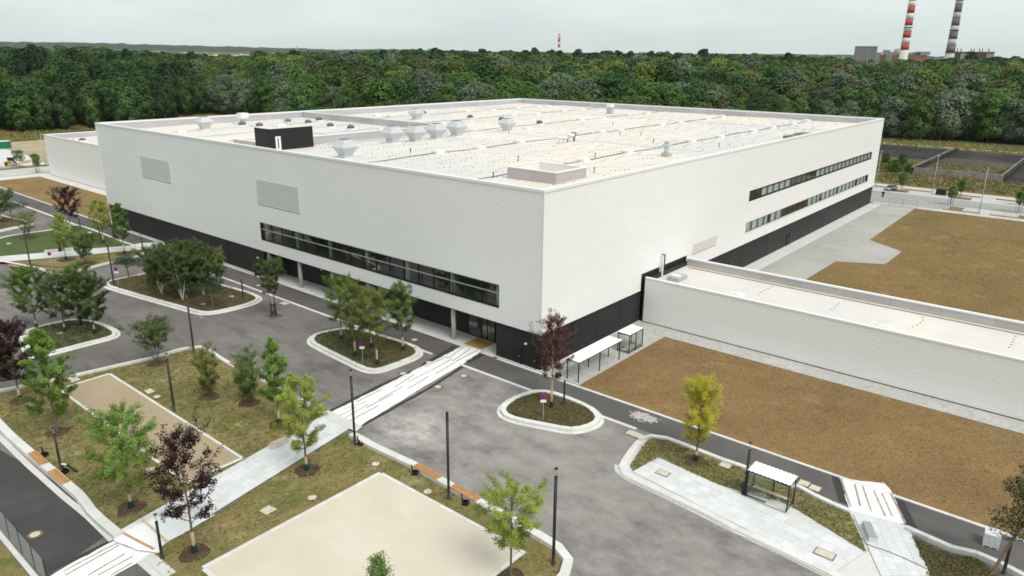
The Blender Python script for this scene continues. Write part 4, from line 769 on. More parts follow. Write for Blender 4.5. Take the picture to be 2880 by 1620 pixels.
def slat_seat(name, label, p, q, w, z, parent_z=.0, nsl=7):
    """wooden seat of long slats laid on a wall"""
    p = Vector((*p,0)); q = Vector((*q,0)); d = (q-p); Ln = d.length; t = thing(name, label, 'bench seat', ((p+q)/2)[:2]+(z,), math.atan2(d.y, d.x))
    for k in range(nsl):
        y = (k-(nsl-1)/2)*w/nsl; MB().box(-Ln/2,Ln/2,y-w/nsl*.40,y+w/nsl*.40,.03,.075).build('slat', m_wood, t)
    for x in (-Ln*.4,0,Ln*.4): MB().box(x-.03,x+.03,-w/2,w/2,0,.029).build('bearer', m_black, t)
slat_seat('wooden_seat', 'orange wooden slat seat on the wall, nearer the crossing', (-23.85, -4.56), (-24.03, -7.64), .72, .462)
slat_seat('wooden_seat', 'orange wooden slat seat on the wall, right of the lamp post', (-24.13, -9.34), (-24.26, -12.37), .72, .462)
slat_seat('wooden_seat', 'wooden slat seat on the left road wall, farther one', (-45.04, 23.26), (-45.06, 20.24), .72, .462)
slat_seat('wooden_seat', 'wooden slat seat on the left road wall, nearer one', (-45.05, 18.57), (-45.02, 15.59), .72, .462)
slat_seat('wooden_seat', 'small wooden seat on the lawn wall behind the shrubs', (-22.56, 28.59), (-22.72, 25.53), .46, .382)
slat_seat('wooden_seat', 'wooden seat on the kerb of the far left lawn', (-25.35, 95.01), (-24.17, 90.48), .5, .30); slat_seat('wooden_seat', 'wooden seat on the kerb near the hall corner', (-5.25, 102.58), (-5.27, 98.96), .5, .30)
slat_seat('wooden_seat', 'wooden seat on the wall behind the bus shelter lamp', (-4.72, -27.01), (-4.75, -27.52), .45, .41)
def bench(label, p, q, w, z, m=m_woodl, nsl=5):
    p = Vector((*p,0)); q = Vector((*q,0)); d = q-p; Ln = d.length; t = thing('bench', label, 'bench', ((p+q)/2)[:2]+(z,), math.atan2(d.y, d.x))
    MB().box(-Ln/2,-Ln/2+.35,-w/2,w/2,0,.42).build('concrete_end', m_conc, t); MB().box(Ln/2-.35,Ln/2,-w/2,w/2,0,.42).build('concrete_end', m_conc, t)
    MB().box(-Ln/2+.35,Ln/2-.35,-w/2+.08,w/2-.08,.08,.36).build('core', m_conc, t)
    for k in range(nsl):
        y = (k-(nsl-1)/2)*w/nsl; MB().box(-Ln/2+.02,Ln/2-.02,y-w/nsl*.38,y+w/nsl*.38,.43,.48).build('slat', m, t)
bench('concrete bench with pale wooden top beside the paved path', (-30.41, 7.92), (-28.30, 8.14), .55, .16)
bench('grey slatted bench on the paving beside the footpath sheet', (-6.76, -37.47), (-8.56, -38.47), .62, .18, m_ltgrey); bench('low white bench beside the path of the far left lawn', (-18.17, 99.82), (-16.29, 98.78), .5, .2, m_conc)
bench('low white bench behind the yellow tree of the far left lawn', (-15.50, 98.44), (-14.03, 97.87), .5, .2, m_conc)
def bin_(c, z, label, h=.95):
    t = thing('litter_bin', label, 'litter bin', (c[0],c[1],z)); MB().lathe((0,0,0), [(.20,0),(.22,.04),(.22,h-.12)], 16).build('body', m_black, t, True); MB().lathe((0,0,h-.118), [(.235,0),(.235,.06),(.14,.12)], 16).build('lid', m_black, t)
bin_((-8.68, -28.35), .18, 'round black litter bin beside the bus shelter', 1.05); bin_((-15.98, 98.72), .2, 'black litter bin between the white benches', 1.1)
def ground_box(c, label, z=.1):
    t = thing('planter_box', label, 'ground box', (c[0],c[1],z), .5); b = MB(); s = .24
    for a in ((-s,s,-s,-s+.04),(-s,s,s-.04,s),(-s,-s+.04,-s+.04,s-.04),(s-.04,s,-s+.04,s-.04)): b = MB().box(a[0],a[1],a[2],a[3],0,.3).build('side', m_black, t)
    MB().box(-s+.04,s-.04,-s+.04,s-.04,0,.04).build('bottom', m_black, t); MB().beam((.25,.3,.05),(.22,.42,.75),.09).build('stake', m_black, t)
ground_box((-24.55, -5.23), 'small black box in the grass behind the first wooden seat'); ground_box((-24.95, -11.64), 'small black box with stake behind the second wooden seat'); ground_box((-24.42, 2.38), 'small black box beside the tall lamp post at the wall start'); ground_box((-44.24, 18.02), 'small black box in the grass beside the nearer left wooden seat'); ground_box((-44.35, 22.44), 'small black box in the grass beside the farther left wooden seat')
sk = thing('leaning_stake', 'short leaning black stake with white head beside the short lamp post', 'stake', (*(-43.49, 17.26),.1)); sv = (-43.49, 17.26)
MB().beam((0,0,0),(-.55,.75,.75),.12).build('shaft', m_black, sk); MB().beam((-.5,.7,.72),(-.85,.95,.84),.14,.06).build('head', m_white, sk)

# shelters
def corr_roof(x0, x1, y0, y1, z, along='y', rise=.05, pitch=.30, parent=None):
    b = MB(); n = int((y1-y0)/pitch*2) if along == 'y' else int((x1-x0)/pitch*2)
    for k in range(n):
        a, c = k/n, (k+1)/n; za, zb = z+rise*(k % 2), z+rise*((k+1) % 2)
        if along == 'y': b.quad((x0,y0+(y1-y0)*a,za),(x1,y0+(y1-y0)*a,za+.06),(x1,y0+(y1-y0)*c,zb+.06),(x0,y0+(y1-y0)*c,zb))
        else: b.quad((x0+(x1-x0)*a,y0,za),(x0+(x1-x0)*a,y1,za+.06),(x0+(x1-x0)*c,y1,zb+.06),(x0+(x1-x0)*c,y0,zb))
    return b.build('roof_sheet', m_coping, parent)
def frame_roof(t, x0, x1, y0, y1, z):
    for q in ((x0,x1,y0,y0+.09),(x0,x1,y1-.09,y1),(x0,x0+.09,y0+.09,y1-.09),(x1-.09,x1,y0+.09,y1-.09)): MB().box(q[0],q[1],q[2],q[3],z-.14,z).build('roof_beam', m_black, t)
bk = thing('bicycle_shelter', 'long open bicycle shelter with white roof and black posts beside the hall', 'shelter', (4.7,-4.35,.05))
for x in (-4.3,0,4.3):
    for y in (-.77,.77): MB().box(x-.05,x+.05,y-.05,y+.05,0,2.36).build('post', m_black, bk)
frame_roof(bk, -4.42, 4.42, -.90, .90, 2.5); corr_roof(-4.5, 0, -.98, .98, 2.51, 'x', parent=bk); corr_roof(.01, 4.5, -.98, .98, 2.51, 'x', parent=bk)
for k in range(10):
    x = -3.9+k*.86; b = MB(); b.tube((x,-.35,0),(x+.05,-.35,.75),.022,n=5); b.tube((x+.05,-.35,.75),(x+.40,-.25,.75),.022,n=5); b.tube((x+.40,-.25,.75),(x+.42,-.2,0),.022,n=5); b.build('bicycle_hoop', m_metal, bk)
MB().box(-4.25,4.25,-.66,-.60,.0,.06).build('rack_rail', m_metal, bk)
def glass_shelter(t, sx, sy, h, open_front=True, bench_m=m_woodl, side=1):
    for x in (-sx/2, sx/2):
        for y in (-sy/2, sy/2): MB().box(x-.045,x+.045,y-.045,y+.045,0,h-.14).build('post', m_black, t)
    frame_roof(t, -sx/2-.06, sx/2+.06, -sy/2-.06, sy/2+.06, h); corr_roof(-sx/2-.1, sx/2+.1, -sy/2-.1, sy/2+.1, h+.01, 'x', parent=t, pitch=.34)
    for y, full in ((sy/2*side, 1), (-sy/2*side, 0)):
        x1 = sx/2-.05 if full else (0.05 if open_front else sx/2-.05)
        if full or not open_front:
            for k in range(2): MB().box(-sx/2+.05+k*(sx/2-.03),-.02+k*(sx/2-.03),y-.008,y+.008,.22,h-.2).build('glass_pane', m_glass, t)
        else: MB().box(-sx/2+.05,-.02,y-.008,y+.008,.22,h-.2).build('glass_pane', m_glass, t); 
        MB().box(-sx/2+.05 , sx/2-.05 if full else 0, y-.03,y+.03,.12,.2).build('rail', m_black, t)
    for x in (-sx/2, sx/2): MB().box(x-.008,x+.008,-sy/2+.05,sy/2-.05,.22,h-.2).build('glass_pane', m_glass, t); MB().box(x-.03,x+.03,-sy/2+.05,sy/2-.05,.12,.2).build('rail', m_black, t)
    MB().box(-.045,.045,sy/2*side-.045,sy/2*side+.045,.0,h-.15).build('post', m_black, t)
    MB().box(-sx/2+.12,sx/2-.12,sy/2*side-(.45 if side > 0 else -.10),sy/2*side-(.10 if side > 0 else -.45),.42,.47).build('bench_seat', bench_m, t)
    for x in (-sx*.35, 0, sx*.35): MB().box(x-.03,x+.03,sy/2*side-.27*side-.03,sy/2*side-.27*side+.03,0,.415).build('bench_leg', m_black, t)
smk = thing('glass_shelter', 'small glazed shelter with white roof next to the bicycle shelter', 'shelter', (12.9,-4.3,.05)); glass_shelter(smk, 3.2, 1.6, 2.5, True, side=-1)
bus = thing('bus_shelter', 'glazed bus shelter with ribbed white roof and black frame', 'bus shelter', (-8.25,-30.35,.18), -PI/2); glass_shelter(bus, 3.4, 1.5, 2.5, True)
MB().box(-1.75,1.75,-.8,.8,-.02,.01).build('floor_slab', m_conc, bus)

# pallet of paving blocks
pal = thing('paver_pallet', 'wrapped pallet of grey paving blocks on the footpath', 'pallet', (*(-2.66, -45.32),.02), .1)
for k in range(3): MB().box(-.6,.6,-.5+k*.45,-.4+k*.45,0,.10).build('pallet_runner', m_woodl, pal)
for i in range(4):
    for j in range(3):
        for k in range(5): MB().box(-.6+i*.30,-.31+i*.30,-.52+j*.35,-.18+j*.35,.105+k*.20,.298+k*.20).build('paving_block', m_pave, pal)

# fence by the road at the lower left
fn_ = thing('mesh_fence', 'dark wire mesh fence with posts along the lower left road', 'fence', (-50.42,8,0))
FP = [-50.42]; ys_ = [24.2,21.6,19.05,16.5,14.0,11.47,8.89,6.28,3.9]
for y in ys_: MB().box(-.03,.03,y-8-.03,y-8+.03,0,2.05).build('post', m_black, fn_)
for a, c in zip(ys_, ys_[1:]):
    b = MB()
    for z in np.arange(.1, 2.0, .1): b.beam((0,a-8,z),(0,c-8,z),.008)
    for y in np.arange(c, a, .15): b.beam((0,y-8,.05),(0,y-8,2.0),.006)
    tag(b.build('wire_mesh', m_ltgrey, fn_), kind='stuff')
run('fence_kerb', [(-50.75,24.5),(-50.75,4.2)], .35, -.05, .08, m_conc, 1.5)
sheet('verge', [(-51,24.5),(-51,3.0),(-49.6,1),(-60,-20),(-95,-20),(-95,25)], .06, m_lawn)
sheet('dark_road', [(-50.4,4.6),(-49.0,5.2),(-45.6,6.4),(-44.9,13),(-45.6,20),(-46.6,27),(-50.4,27)], .012, m_road2)

# cable on the paving, litter in the grass
cab = MB(); cp = chaikin([(-8.78, -37.69), (-9.16, -38.35), (-9.02, -39.17), (-8.96, -39.99), (-9.05, -40.83), (-9.14, -41.65), (-9.27, -42.30)], 2, False)
for p, q in zip(cp, cp[1:]): cab.tube((*p,.22),(*q,.22),.022,n=5)
tag(cab.build('cable', m_black), 'thin black cable lying across the paving and grass', 'cable')

# street objects beyond the yard
gate = thing('yard_gate', 'grey metal double gate closing the gravel yard', 'gate', (138.2,-4.1,0))
for y in (0,-3.1,-3.3,-6.6): MB().box(-.05,.05,y-.05,y+.05,0,2.05).build('post', m_ltgrey, gate)
for a, c in ((-.05,-3.05),(-3.35,-6.55)):
    for z in (.15,1.9): MB().box(-.03,.03,c,a,z,z+.06).build('rail', m_ltgrey, gate)
    b = MB()
    for y in np.arange(c+.15, a, .15): b.tube((0,y,.2),(0,y,1.9),.012,n=4)
    tag(b.build('bars', m_ltgrey, gate), kind='stuff')
yf = thing('yard_fence', 'thin grey wire fence between the brown field and the street', 'fence', (138.5,-12,0))
for k in range(18): MB().tube((0,-1-k*2.6,0),(0,-1-k*2.6,1.9),.03,n=5).build('post', m_ltgrey, yf)
for z in (.6,1.2,1.85): MB().tube((0,-1,z),(0,-45.2,z),.006,n=4).build('wire', m_ltgrey, yf)
def tall_lamp(x, y, h, label, rz_=0):
    t = thing('street_light', label, 'street light', (x,y,0), rz_, 'tall grey street lights'); MB().tube((0,0,0),(0,0,h),.11,.05,8).build('pole', m_ltgrey, t, True); MB().box(-.15,.9,-.14,.14,h-.02,h+.10).build('lamp_head', m_ltgrey, t)
tall_lamp(164.74,-8.79,10.2,'tall grey street light beside the black bin'); tall_lamp(143.9,-23.1,10.6,'tall grey street light on the near side of the far street'); tall_lamp(164.2,5.5,10.4,'tall grey street light beside the parked car, near the hall corner'); tall_lamp(*(22.06, 218.03),10,'tall grey street light left of the low annex')
cb = thing('waste_container', 'black waste container on the pavement of the far street', 'waste container', (*(164.65, -11.00),.05), .1)
MB().box(-.9,.9,-1.25,1.25,.12,1.45).build('body', m_black, cb); MB().frusta((0,0,1.455), [(1.0,0),(.8,.22)]).build('lid', m_black, cb)
for y in (-.9,.9): MB().tube((-.75,y,.10),(-.65,y,.10),.10,n=10).build('wheel', m_black, cb); MB().tube((.65,y,.10),(.75,y,.10),.10,n=10).build('wheel', m_black, cb)
# parked car
m_car = M('silver_car_paint', (.34,.36,.40), .28, metal=.7, spec=.5); m_tyre = M('tyre', (.02,.02,.02), .9); m_cg = M('car_glass', (.03,.035,.04), .08, spec=.7)
car = thing('parked_car', 'silver hatchback car parked in the far street', 'car', (*(162.79, 1.26),.04), math.radians(160))
def loft(secs, m, name, parent):
    n = len(secs[0]); b = MB(); b.add([p for s_ in secs for p in s_], [(k*n+i, k*n+(i+1)%n, (k+1)*n+(i+1)%n, (k+1)*n+i) for k in range(len(secs)-1) for i in range(n)]+[tuple(range(n))[::-1], tuple(range((len(secs)-1)*n, len(secs)*n))])
    return b.build(name, m, parent, True)
def sec(x, w, z0, z1, tw): return [(x,-w,z0),(x,w,z0),(x,w*1.02,(z0+z1)/2),(x,w*tw,z1),(x,-w*tw,z1),(x,-w*1.02,(z0+z1)/2)]
loft([sec(-2.1,.70,.35,.80,.9),sec(-1.95,.84,.25,.92,.92),sec(-1.0,.88,.22,.98,.94),sec(.6,.88,.22,.96,.94),sec(1.4,.86,.24,.86,.92),sec(1.95,.78,.28,.72,.9),sec(2.12,.62,.38,.62,.9)], m_car, 'body', car)
loft([sec(-1.95,.72,.93,1.0,.9),sec(-1.45,.74,.95,1.40,.80),sec(-.3,.75,.96,1.47,.80),sec(.35,.75,.95,1.40,.80),sec(1.15,.74,.90,.96,.9)], m_cg, 'window_band', car)
loft([sec(-1.4,.60,1.40,1.44,.9),sec(-.3,.62,1.465,1.51,.9),sec(.3,.60,1.41,1.45,.9)], m_car, 'roof_panel', car)
for x in (-1.3,1.32):
    for y in (-.86,.70):
        w = MB().tube((x,y,.31),(x,y+.18,.31),.31,n=16).build('wheel', m_tyre, car); MB().tube((x,y-.01,.31),(x,y+.19,.31),.18,n=12).build('rim', m_metal, w)
for y in (-.55,.55): MB().box(2.02,2.12,y-.16,y+.16,.56,.68).build('headlight', m_white, car); MB().box(-2.13,-2.05,y-.16,y+.16,.72,.86).build('tail_light', m_red, car)

# concrete settling basins
m_oldc = M('stained_concrete', (.30,.28,.245), .95, [((.18,.165,.14), .35, .42, .68, (1,1,.25), 6), ((.40,.38,.34), .8, .5, .75), ((.12,.10,.085), 1.2, .62, .78, (1,1,.15), 5)])
m_lin = M('dark_liner', (.022,.022,.024), .9, [((.075,.055,.042), .08, .5, .7), ((.05,.05,.05), .5, .5, .75)])
m_pond = M('pond_water', (.075,.070,.045), .55, [((.115,.085,.055), .06, .45, .58, (1,1,1), 5), ((.095,.110,.075), .35, .50, .66, (1,1,1), 8), ((.05,.05,.035), .2, .55, .7)], spec=.25)
basin = thing('settling_basin', 'old stained concrete basin with dark sides and shallow water', 'basin', (240,-6,0))
def Bx(x0,x1,y0,y1,z0,z1,n,m): return MB().box(x0-240,x1-240,y0+6,y1+6,z0,z1).build(n, m, basin)
Bx(200.2,200.8,-20.9,3.6,0,2.3,'front_wall',m_oldc); Bx(200.8,276,-21.2,-20.6,0,1.9,'side_wall',m_lin); Bx(200.8,276,3.6,4.2,0,1.9,'side_wall',m_lin)
for (a, zz) in ((-20.2,2.05),(4.6,2.05)): Bx(201,275,a-.12,a+.12,1.95,zz+.15,'walkway',m_oldc)
b = MB(); b.quad((250-240,-20.6+6,.05),(276-240,-20.6+6,1.0),(276-240,3.6+6,1.0),(250-240,3.6+6,.05)); b.quad((240-240,4.2+6,.05),(276-240,4.2+6,1.0),(276-240,60,1.0),(240-240,60,.05)); b.quad((201-240,-60+6,.05),(276-240,-60+6,1.0),(276-240,-21.2+6,1.0),(201-240,-21.2+6,.05)); b.build('sloped_liner', m_lin, basin)
b = MB(); b.quad((200.8-240,-20.6+6,.4),(229-240,-20.6+6,.4),(233-240,3.6+6,.4),(200.8-240,3.6+6,.4)); b.build('shallow_water', m_pond, basin); b = MB(); b.quad((229-240,-20.6+6,.4),(252-240,-20.6+6,.45),(252-240,3.6+6,.45),(233-240,3.6+6,.4)); b.build('mud_bank', M('basin_mud', (.085,.060,.042), .9, [((.13,.10,.065), .15, .5, .66, (.4,1.5,1), 6), ((.05,.04,.032), .1, .5, .65)]), basin)
b = MB(); b.quad((214-240,4.2+6,.12),(250-240,4.2+6,.12),(250-240,60,.12),(214-240,60,.12)); b.build('basin_floor', m_bed, basin)
for y in (-17,-12): b = MB(); b.beam((201-240,y+6,2.3),(204-240,y+8,3.3),.08); b.build('rail', m_oldc, basin)

# ---------------------------------------------------------------- trees
def norm(a): return a/np.maximum(1e-9, np.linalg.norm(a, axis=-1, keepdims=True))
def leaf_mesh(name, P, N, size, m, r, asp=.62, soft=.75):
    """leaf-sized rhombs at P, facing roughly along N"""
    n = len(P); nn = norm(N*1.0+r.normal(0,.75,(n,3))); nn = np.where((nn*N).sum(1,keepdims=True) < 0, -nn, nn)
    t = norm(np.cross(nn, r.normal(0,1,(n,3)))); b = np.cross(nn, t); s = (size*r.uniform(.65,1.35,(n,1)))
    V = np.empty((n,4,3)); V[:,0] = P-t*s; V[:,1] = P-b*s*asp; V[:,2] = P+t*s; V[:,3] = P+b*s*asp
    me = bpy.data.meshes.new(name); me.vertices.add(n*4); me.loops.add(n*4); me.polygons.add(n)
    me.vertices.foreach_set('co', V.reshape(-1)); me.loops.foreach_set('vertex_index', np.arange(n*4, dtype=np.int32))
    me.polygons.foreach_set('loop_start', np.arange(0,n*4,4,dtype=np.int32)); me.polygons.foreach_set('use_smooth', np.ones(n,dtype=bool))
    me.update(calc_edges=True); me.validate()
    cn = norm(norm(N)*soft+nn*(1-soft)); me.normals_split_custom_set_from_vertices(np.repeat(cn,4,axis=0).tolist())
    me.materials.append(m); return me
SH = dict(oval=lambda t: math.sin(PI*min(1,.16+.80*t))**.75, cone=lambda t: (1-t)**.75*min(1,.45+3*t), column=lambda t: min(1,.55+2.2*t)*(1-t**2.6)**.5,
          spread=lambda t: min(1,.35+1.1*t)*(1-.55*max(0,t-.6)/.4), loose=lambda t: .45+.55*math.sin(PI*min(1,.1+.85*t)))
L_green = leafmat('leaf_green', (.11,.20,.036), (.20,.32,.07)); L_mid = leafmat('leaf_mid', (.10,.175,.038), (.19,.28,.07)); L_dark = leafmat('leaf_dark', (.068,.112,.030), (.14,.19,.055))
L_yel = leafmat('leaf_yellow', (.44,.41,.035), (.62,.57,.08)); L_yg = leafmat('leaf_yellowgreen', (.28,.345,.055), (.44,.51,.12)); L_pur = leafmat('leaf_purple', (.022,.010,.012), (.060,.022,.020), .25)
L_cop = leafmat('leaf_copper', (.060,.018,.016), (.15,.046,.034), .3); L_pine = leafmat('leaf_pine', (.016,.042,.018), (.040,.078,.026), .15); L_olive = leafmat('leaf_olive', (.15,.185,.038), (.27,.30,.08)); L_fresh = leafmat('leaf_fresh', (.16,.27,.046), (.28,.42,.10))
def near_tree(name, label, pos, rw, shape, leaf, n=3200, ls=.105, tf=.25, stems=1, bark=None, sleeve=True, bag=True, seed=0, z0=.1, up=.75, mulch=1.1, trunk_r=None, cat='tree', clump=.30, lean=(0,0), nbm=1.0):
    x, y, h = pos; r = np.random.default_rng(seed+100); t = thing(name, label, cat, (x,y,z0)); wood = MB(); P = []; N = []; n = int(n*4.2); ls *= .60; clump *= .92; tr = trunk_r or (.055+h*.0055)
    bark = bark or m_bark; segs = []
    for s_ in range(stems):
        az0 = 2*PI*s_/max(1,stems)+r.uniform(-.3,.3); spread = 0 if stems == 1 else rw*.42; hh = h*(1 if s_ == 0 else r.uniform(.78,.98)); pts = []
        for k in range(8):
            u = k/7; w = spread*(u**.8); pts.append(np.array([math.cos(az0)*w+r.normal(0,.05)*u+lean[0]*u*h, math.sin(az0)*w+r.normal(0,.05)*u+lean[1]*u*h, hh*.97*u]))
        rad = [tr*(1 if stems == 1 else .62)*(1-.88*k/7) for k in range(8)]
        for k in range(7): wood.tube(pts[k], pts[k+1], rad[k], rad[k+1], 7, cap=False)
        nb = int((34 if stems == 1 else 14)*nbm)
        for i in range(nb):
            u = tf+(1-tf)*((i+.5)/nb)**.92*.97; f = u*7; k = min(6,int(f)); base = pts[k]+(pts[k+1]-pts[k])*(f-k); az = i*2.39996+r.uniform(-.4,.4)+az0
            tt = (u-tf)/(1-tf); ln = rw*(1 if stems == 1 else .68)*SH[shape](tt)*r.uniform(.72,1.14); el = up*r.uniform(.75,1.2)*(.75+.5*tt)
            d = np.array([math.cos(az)*math.cos(el), math.sin(az)*math.cos(el), math.sin(el)]); ln = ln/max(.35,math.cos(el)); ln = min(ln, (h*1.02-base[2])/max(.2,d[2]))
            tip = base+d*ln+np.array([0,0,-.06*ln]); mid = base+d*ln*.5+r.normal(0,.05,3); br = max(.012, rad[k]*.38)
            wood.tube(base, mid, br, br*.6, 5, cap=False); wood.tube(mid, tip, br*.6, .006, 4, cap=False); segs.append((base+(mid-base)*.45, mid, .7)); segs.append((mid, tip, 1.2))
            for q in range(6):
                v = r.uniform(.25,1.0); o = base+(tip-base)*v; dd = norm(d+r.normal(0,.75,3)); l2 = ln*r.uniform(.22,.46)*(1.15-v*.5); e = o+dd*l2
                wood.tube(o, e, br*.4, .005, 4, cap=False); segs.append((o, e, 1.3)); 
    wl_ = np.array([np.linalg.norm(b_-a_)*w for a_, b_, w in segs])+.05; cnt = r.multinomial(n, wl_/wl_.sum()); ctr = np.array([lean[0]*h*.6, lean[1]*h*.6, h*(tf+(1-tf)*.45)])
    for (a_, b_, w), c in zip(segs, cnt):
        if not c: continue
        u = r.beta(1.3,1.0,(c,1)); p = a_+(b_-a_)*u+norm(r.normal(0,1,(c,3)))*clump*r.uniform(.1,1,(c,1))**.6; P.append(p); N.append(norm(p-ctr)+np.array([0,0,.55]))
    P = np.concatenate(P); N = np.concatenate(N); P[:,2] = np.maximum(P[:,2], .35)
    wood.build('trunk', bark, t, True); link('crown', leaf_mesh('crown', P, N, ls, leaf, r), None, t)
    if sleeve: MB().lathe((0,0,.02), [(tr*1.25,0),(tr*1.15,h*tf*.75)], 10).build('trunk_sleeve', m_sleeve, t, True)
    if bag: MB().lathe((0,0,0), [(.24,0),(.25,.12),(.20,.45),(.15,.62),(tr*1.3,.66)], 10).build('watering_bag', m_bag, t, True)
    if mulch:
        k = 22; pl = [(x+(mulch*(1+.12*math.sin(3*a+seed))+r.normal(0,.05))*math.cos(a), y+(mulch+r.normal(0,.05))*math.sin(a)) for a in [2*PI*i/k for i in range(k)]]
        mb = MB().sheet(pl, z0+.006); mb.add([(x,y,z0+.09)]+[(px_*.4+x*.6,py_*.4+y*.6,z0+.07) for px_,py_ in pl]+[(a,b,z0+.01) for a,b in pl], [(0,1+i,1+(i+1)%k) for i in range(k)]+[(1+i,k+1+i,k+1+(i+1)%k,1+(i+1)%k) for i in range(k)])
        tag(mb.build('mulch_bed', m_mulch), kind='structure')
    return t
# middle island
for i, (p, l, rw, lf) in enumerate((((-9.27, 25.02, 8.46),'feathery green tree at the left back of the middle island',1.9,L_mid),((-11.43, 19.50, 9.37),'feathery green tree behind the no-stopping sign of the middle island',2.0,L_olive),
      ((-11.40, 15.48, 9.35),'olive-green tree at the front of the middle island',2.1,L_olive),((-6.55, 16.39, 8.71),'darker green slim tree at the right of the middle island',1.55,L_mid),((-8.49, 20.08, 7.54),'green tree at the back centre of the middle island',1.8,L_mid))):
    near_tree('young_tree', l, p, rw, 'oval', lf, 3600, .10, .27, seed=i, z0=.2, mulch=.8)
near_tree('copper_tree', 'copper-red tree in the small island near the hall corner', (-6.71, -6.67, 9.90), 2.1, 'oval', L_cop, 2700, .11, .28, seed=11, z0=.2, bark=M('pale_bark', (.48,.42,.34), .9), up=.85)
near_tree('columnar_tree', 'bright yellow columnar tree in the grass by the footpath', (-6.59, -22.94, 8.03), 1.75, 'column', L_yel, 6200, .085, .17, seed=12, z0=.19, up=1.0, clump=.32, nbm=1.3)
near_tree('locust_tree', 'airy light green tree at the bottom edge by the curved wall', (-29.38, -20.16, 7.38), 2.6, 'spread', L_yg, 3600, .10, .34, seed=13, sleeve=False, bag=False, up=.5)
near_tree('young_tree', 'tree top rising into the bottom edge before the beige pitch', (-38.69, -17.39, 6.36), 1.4, 'cone', L_green, 1000, .10, .3, seed=14)
near_tree('locust_tree', 'light yellow-green tree between the bench and the beige pitch', (-30.35, 2.49, 9.06), 2.2, 'oval', L_yg, 4600, .10, .20, seed=15)
near_tree('young_tree', 'fresh green tree on the lawn left of the sheeted crossing', (-27.14, 11.60, 9.52), 2.0, 'cone', L_fresh, 4200, .105, .22, seed=16)
near_tree('shrub_tree', 'bushy multi-stem shrub behind the fresh green tree', (-26.48, 18.10, 6.16), 1.6, 'loose', L_mid, 2600, .10, .10, stems=4, sleeve=False, bag=False, seed=17)
near_tree('shrub_tree', 'slim multi-stem shrub in the middle of the left lawn', (-28.50, 22.50, 5.98), 1.5, 'loose', L_olive, 2200, .10, .10, stems=3, sleeve=False, bag=False, seed=18)
near_tree('shrub_tree', 'wide loose multi-stem shrub at the corner of the left lawn', (-28.09, 35.33, 5.29), 3.0, 'spread', L_dark, 1700, .13, .42, stems=5, sleeve=False, bag=False, seed=19)
near_tree('young_tree', 'tall light green tree at the left of the tan pitch', (-41.93, 26.27, 11.13), 3.0, 'cone', L_fresh, 5600, .115, .14, seed=20, bag=False, sleeve=False)
near_tree('purple_maple', 'dark purple maple at the left edge of the picture', (-41.89, 36.51, 8.56), 2.5, 'oval', L_pur, 4200, .13, .22, seed=21)
near_tree('young_tree', 'bright green round tree between the left road and the tan pitch', (-42.81, 8.44, 8.68), 2.9, 'oval', L_fresh, 5200, .105, .20, seed=22)
near_tree('purple_maple', 'dark red maple beside the sheeted path at the lower left', (-42.27, -0.70, 9.75), 2.35, 'oval', L_pur, 2300, .125, .24, seed=23)
for i, (p, l, rw) in enumerate((((-33.10, 58.47, 8.13),'large feathery tree at the left of the left island',3.3),((-31.16, 54.33, 7.46),'sparse tree in the middle of the left island',2.2),((-28.69, 55.60, 7.98),'dense tree at the back of the left island',2.3),((-28.91, 50.67, 7.76),'tree at the right end of the left island',2.2))):
    near_tree('feathery_tree', l, p, rw, 'oval', L_dark if i % 2 else L_mid, 6200 if i != 1 else 3200, .115, .20, seed=30+i, z0=.2, mulch=.7)
for i, (p, l, rw) in enumerate((((-15.41, 60.64, 7.28),'white-stemmed birch at the left of the birch island',3.2),((-14.86, 55.31, 8.72),'white-stemmed birch at the front of the birch island',3.3),((-12.29, 58.37, 7.93),'white-stemmed birch in the middle of the birch island',3.3),((-11.70, 55.14, 7.31),'birch to the right of the birch group',2.9),((-6.92, 59.26, 5.87),'slender brownish birch at the back right of the group',1.7))):
    near_tree('birch_tree', l, p, rw, 'oval', L_dark if i < 4 else L_olive, 7500 if i < 4 else 2600, .125, .20, stems=5, bark=m_birch, sleeve=False, bag=False, seed=40+i, z0=.2, mulch=0, trunk_r=.13)
def pine(label, pos, rw, z0, seed, lean=(0,0), tf=.5, n=3000):
    x, y, h = pos; r = np.random.default_rng(seed); t = thing('pine_tree', label, 'tree', (x,y,z0)); wood = MB(); k = 6
    pts = [np.array([lean[0]*h*u+r.normal(0,.04), lean[1]*h*u+r.normal(0,.04), h*.86*u]) for u in np.linspace(0,1,k)]
    for i in range(k-1): wood.tube(pts[i], pts[i+1], .13-.09*i/k, .13-.09*(i+1)/k, 7, cap=False)
    P = []; N = []
    for q in range(16):
        az = q*2.4; u = tf+(1-tf)*r.uniform(.1,.95); base = pts[int(u*(k-1))]; rr = rw*r.uniform(.25,.95); c = np.array([pts[-1][0]*u/1+math.cos(az)*rr, pts[-1][1]*u+math.sin(az)*rr, h*(.70+.22*(1-(rr/rw)**2)*r.uniform(.7,1.2))]) if tf >= .5 else np.array([pts[int(u*(k-1))][0]+math.cos(az)*rr*(1.3-u), pts[int(u*(k-1))][1]+math.sin(az)*rr*(1.3-u), h*u*.98])
        wood.tube(base, c, .045, .015, 5, cap=False); a = r.normal(0,1,(n//16,3)); a = norm(a)*r.uniform(.4,1,(n//16,1))**.5; a = a*np.array([rw*.42,rw*.42,rw*.20]); P.append(c+a); N.append(norm(a/np.array([1,1,.5]))+np.array([0,0,.8]))
    wood.build('trunk', M('pine_bark_%d' % seed, (.22,.155,.10), .9), t, True); link('crown', leaf_mesh('crown', np.concatenate(P), np.concatenate(N), .10, L_pine, r, .35), None, t)
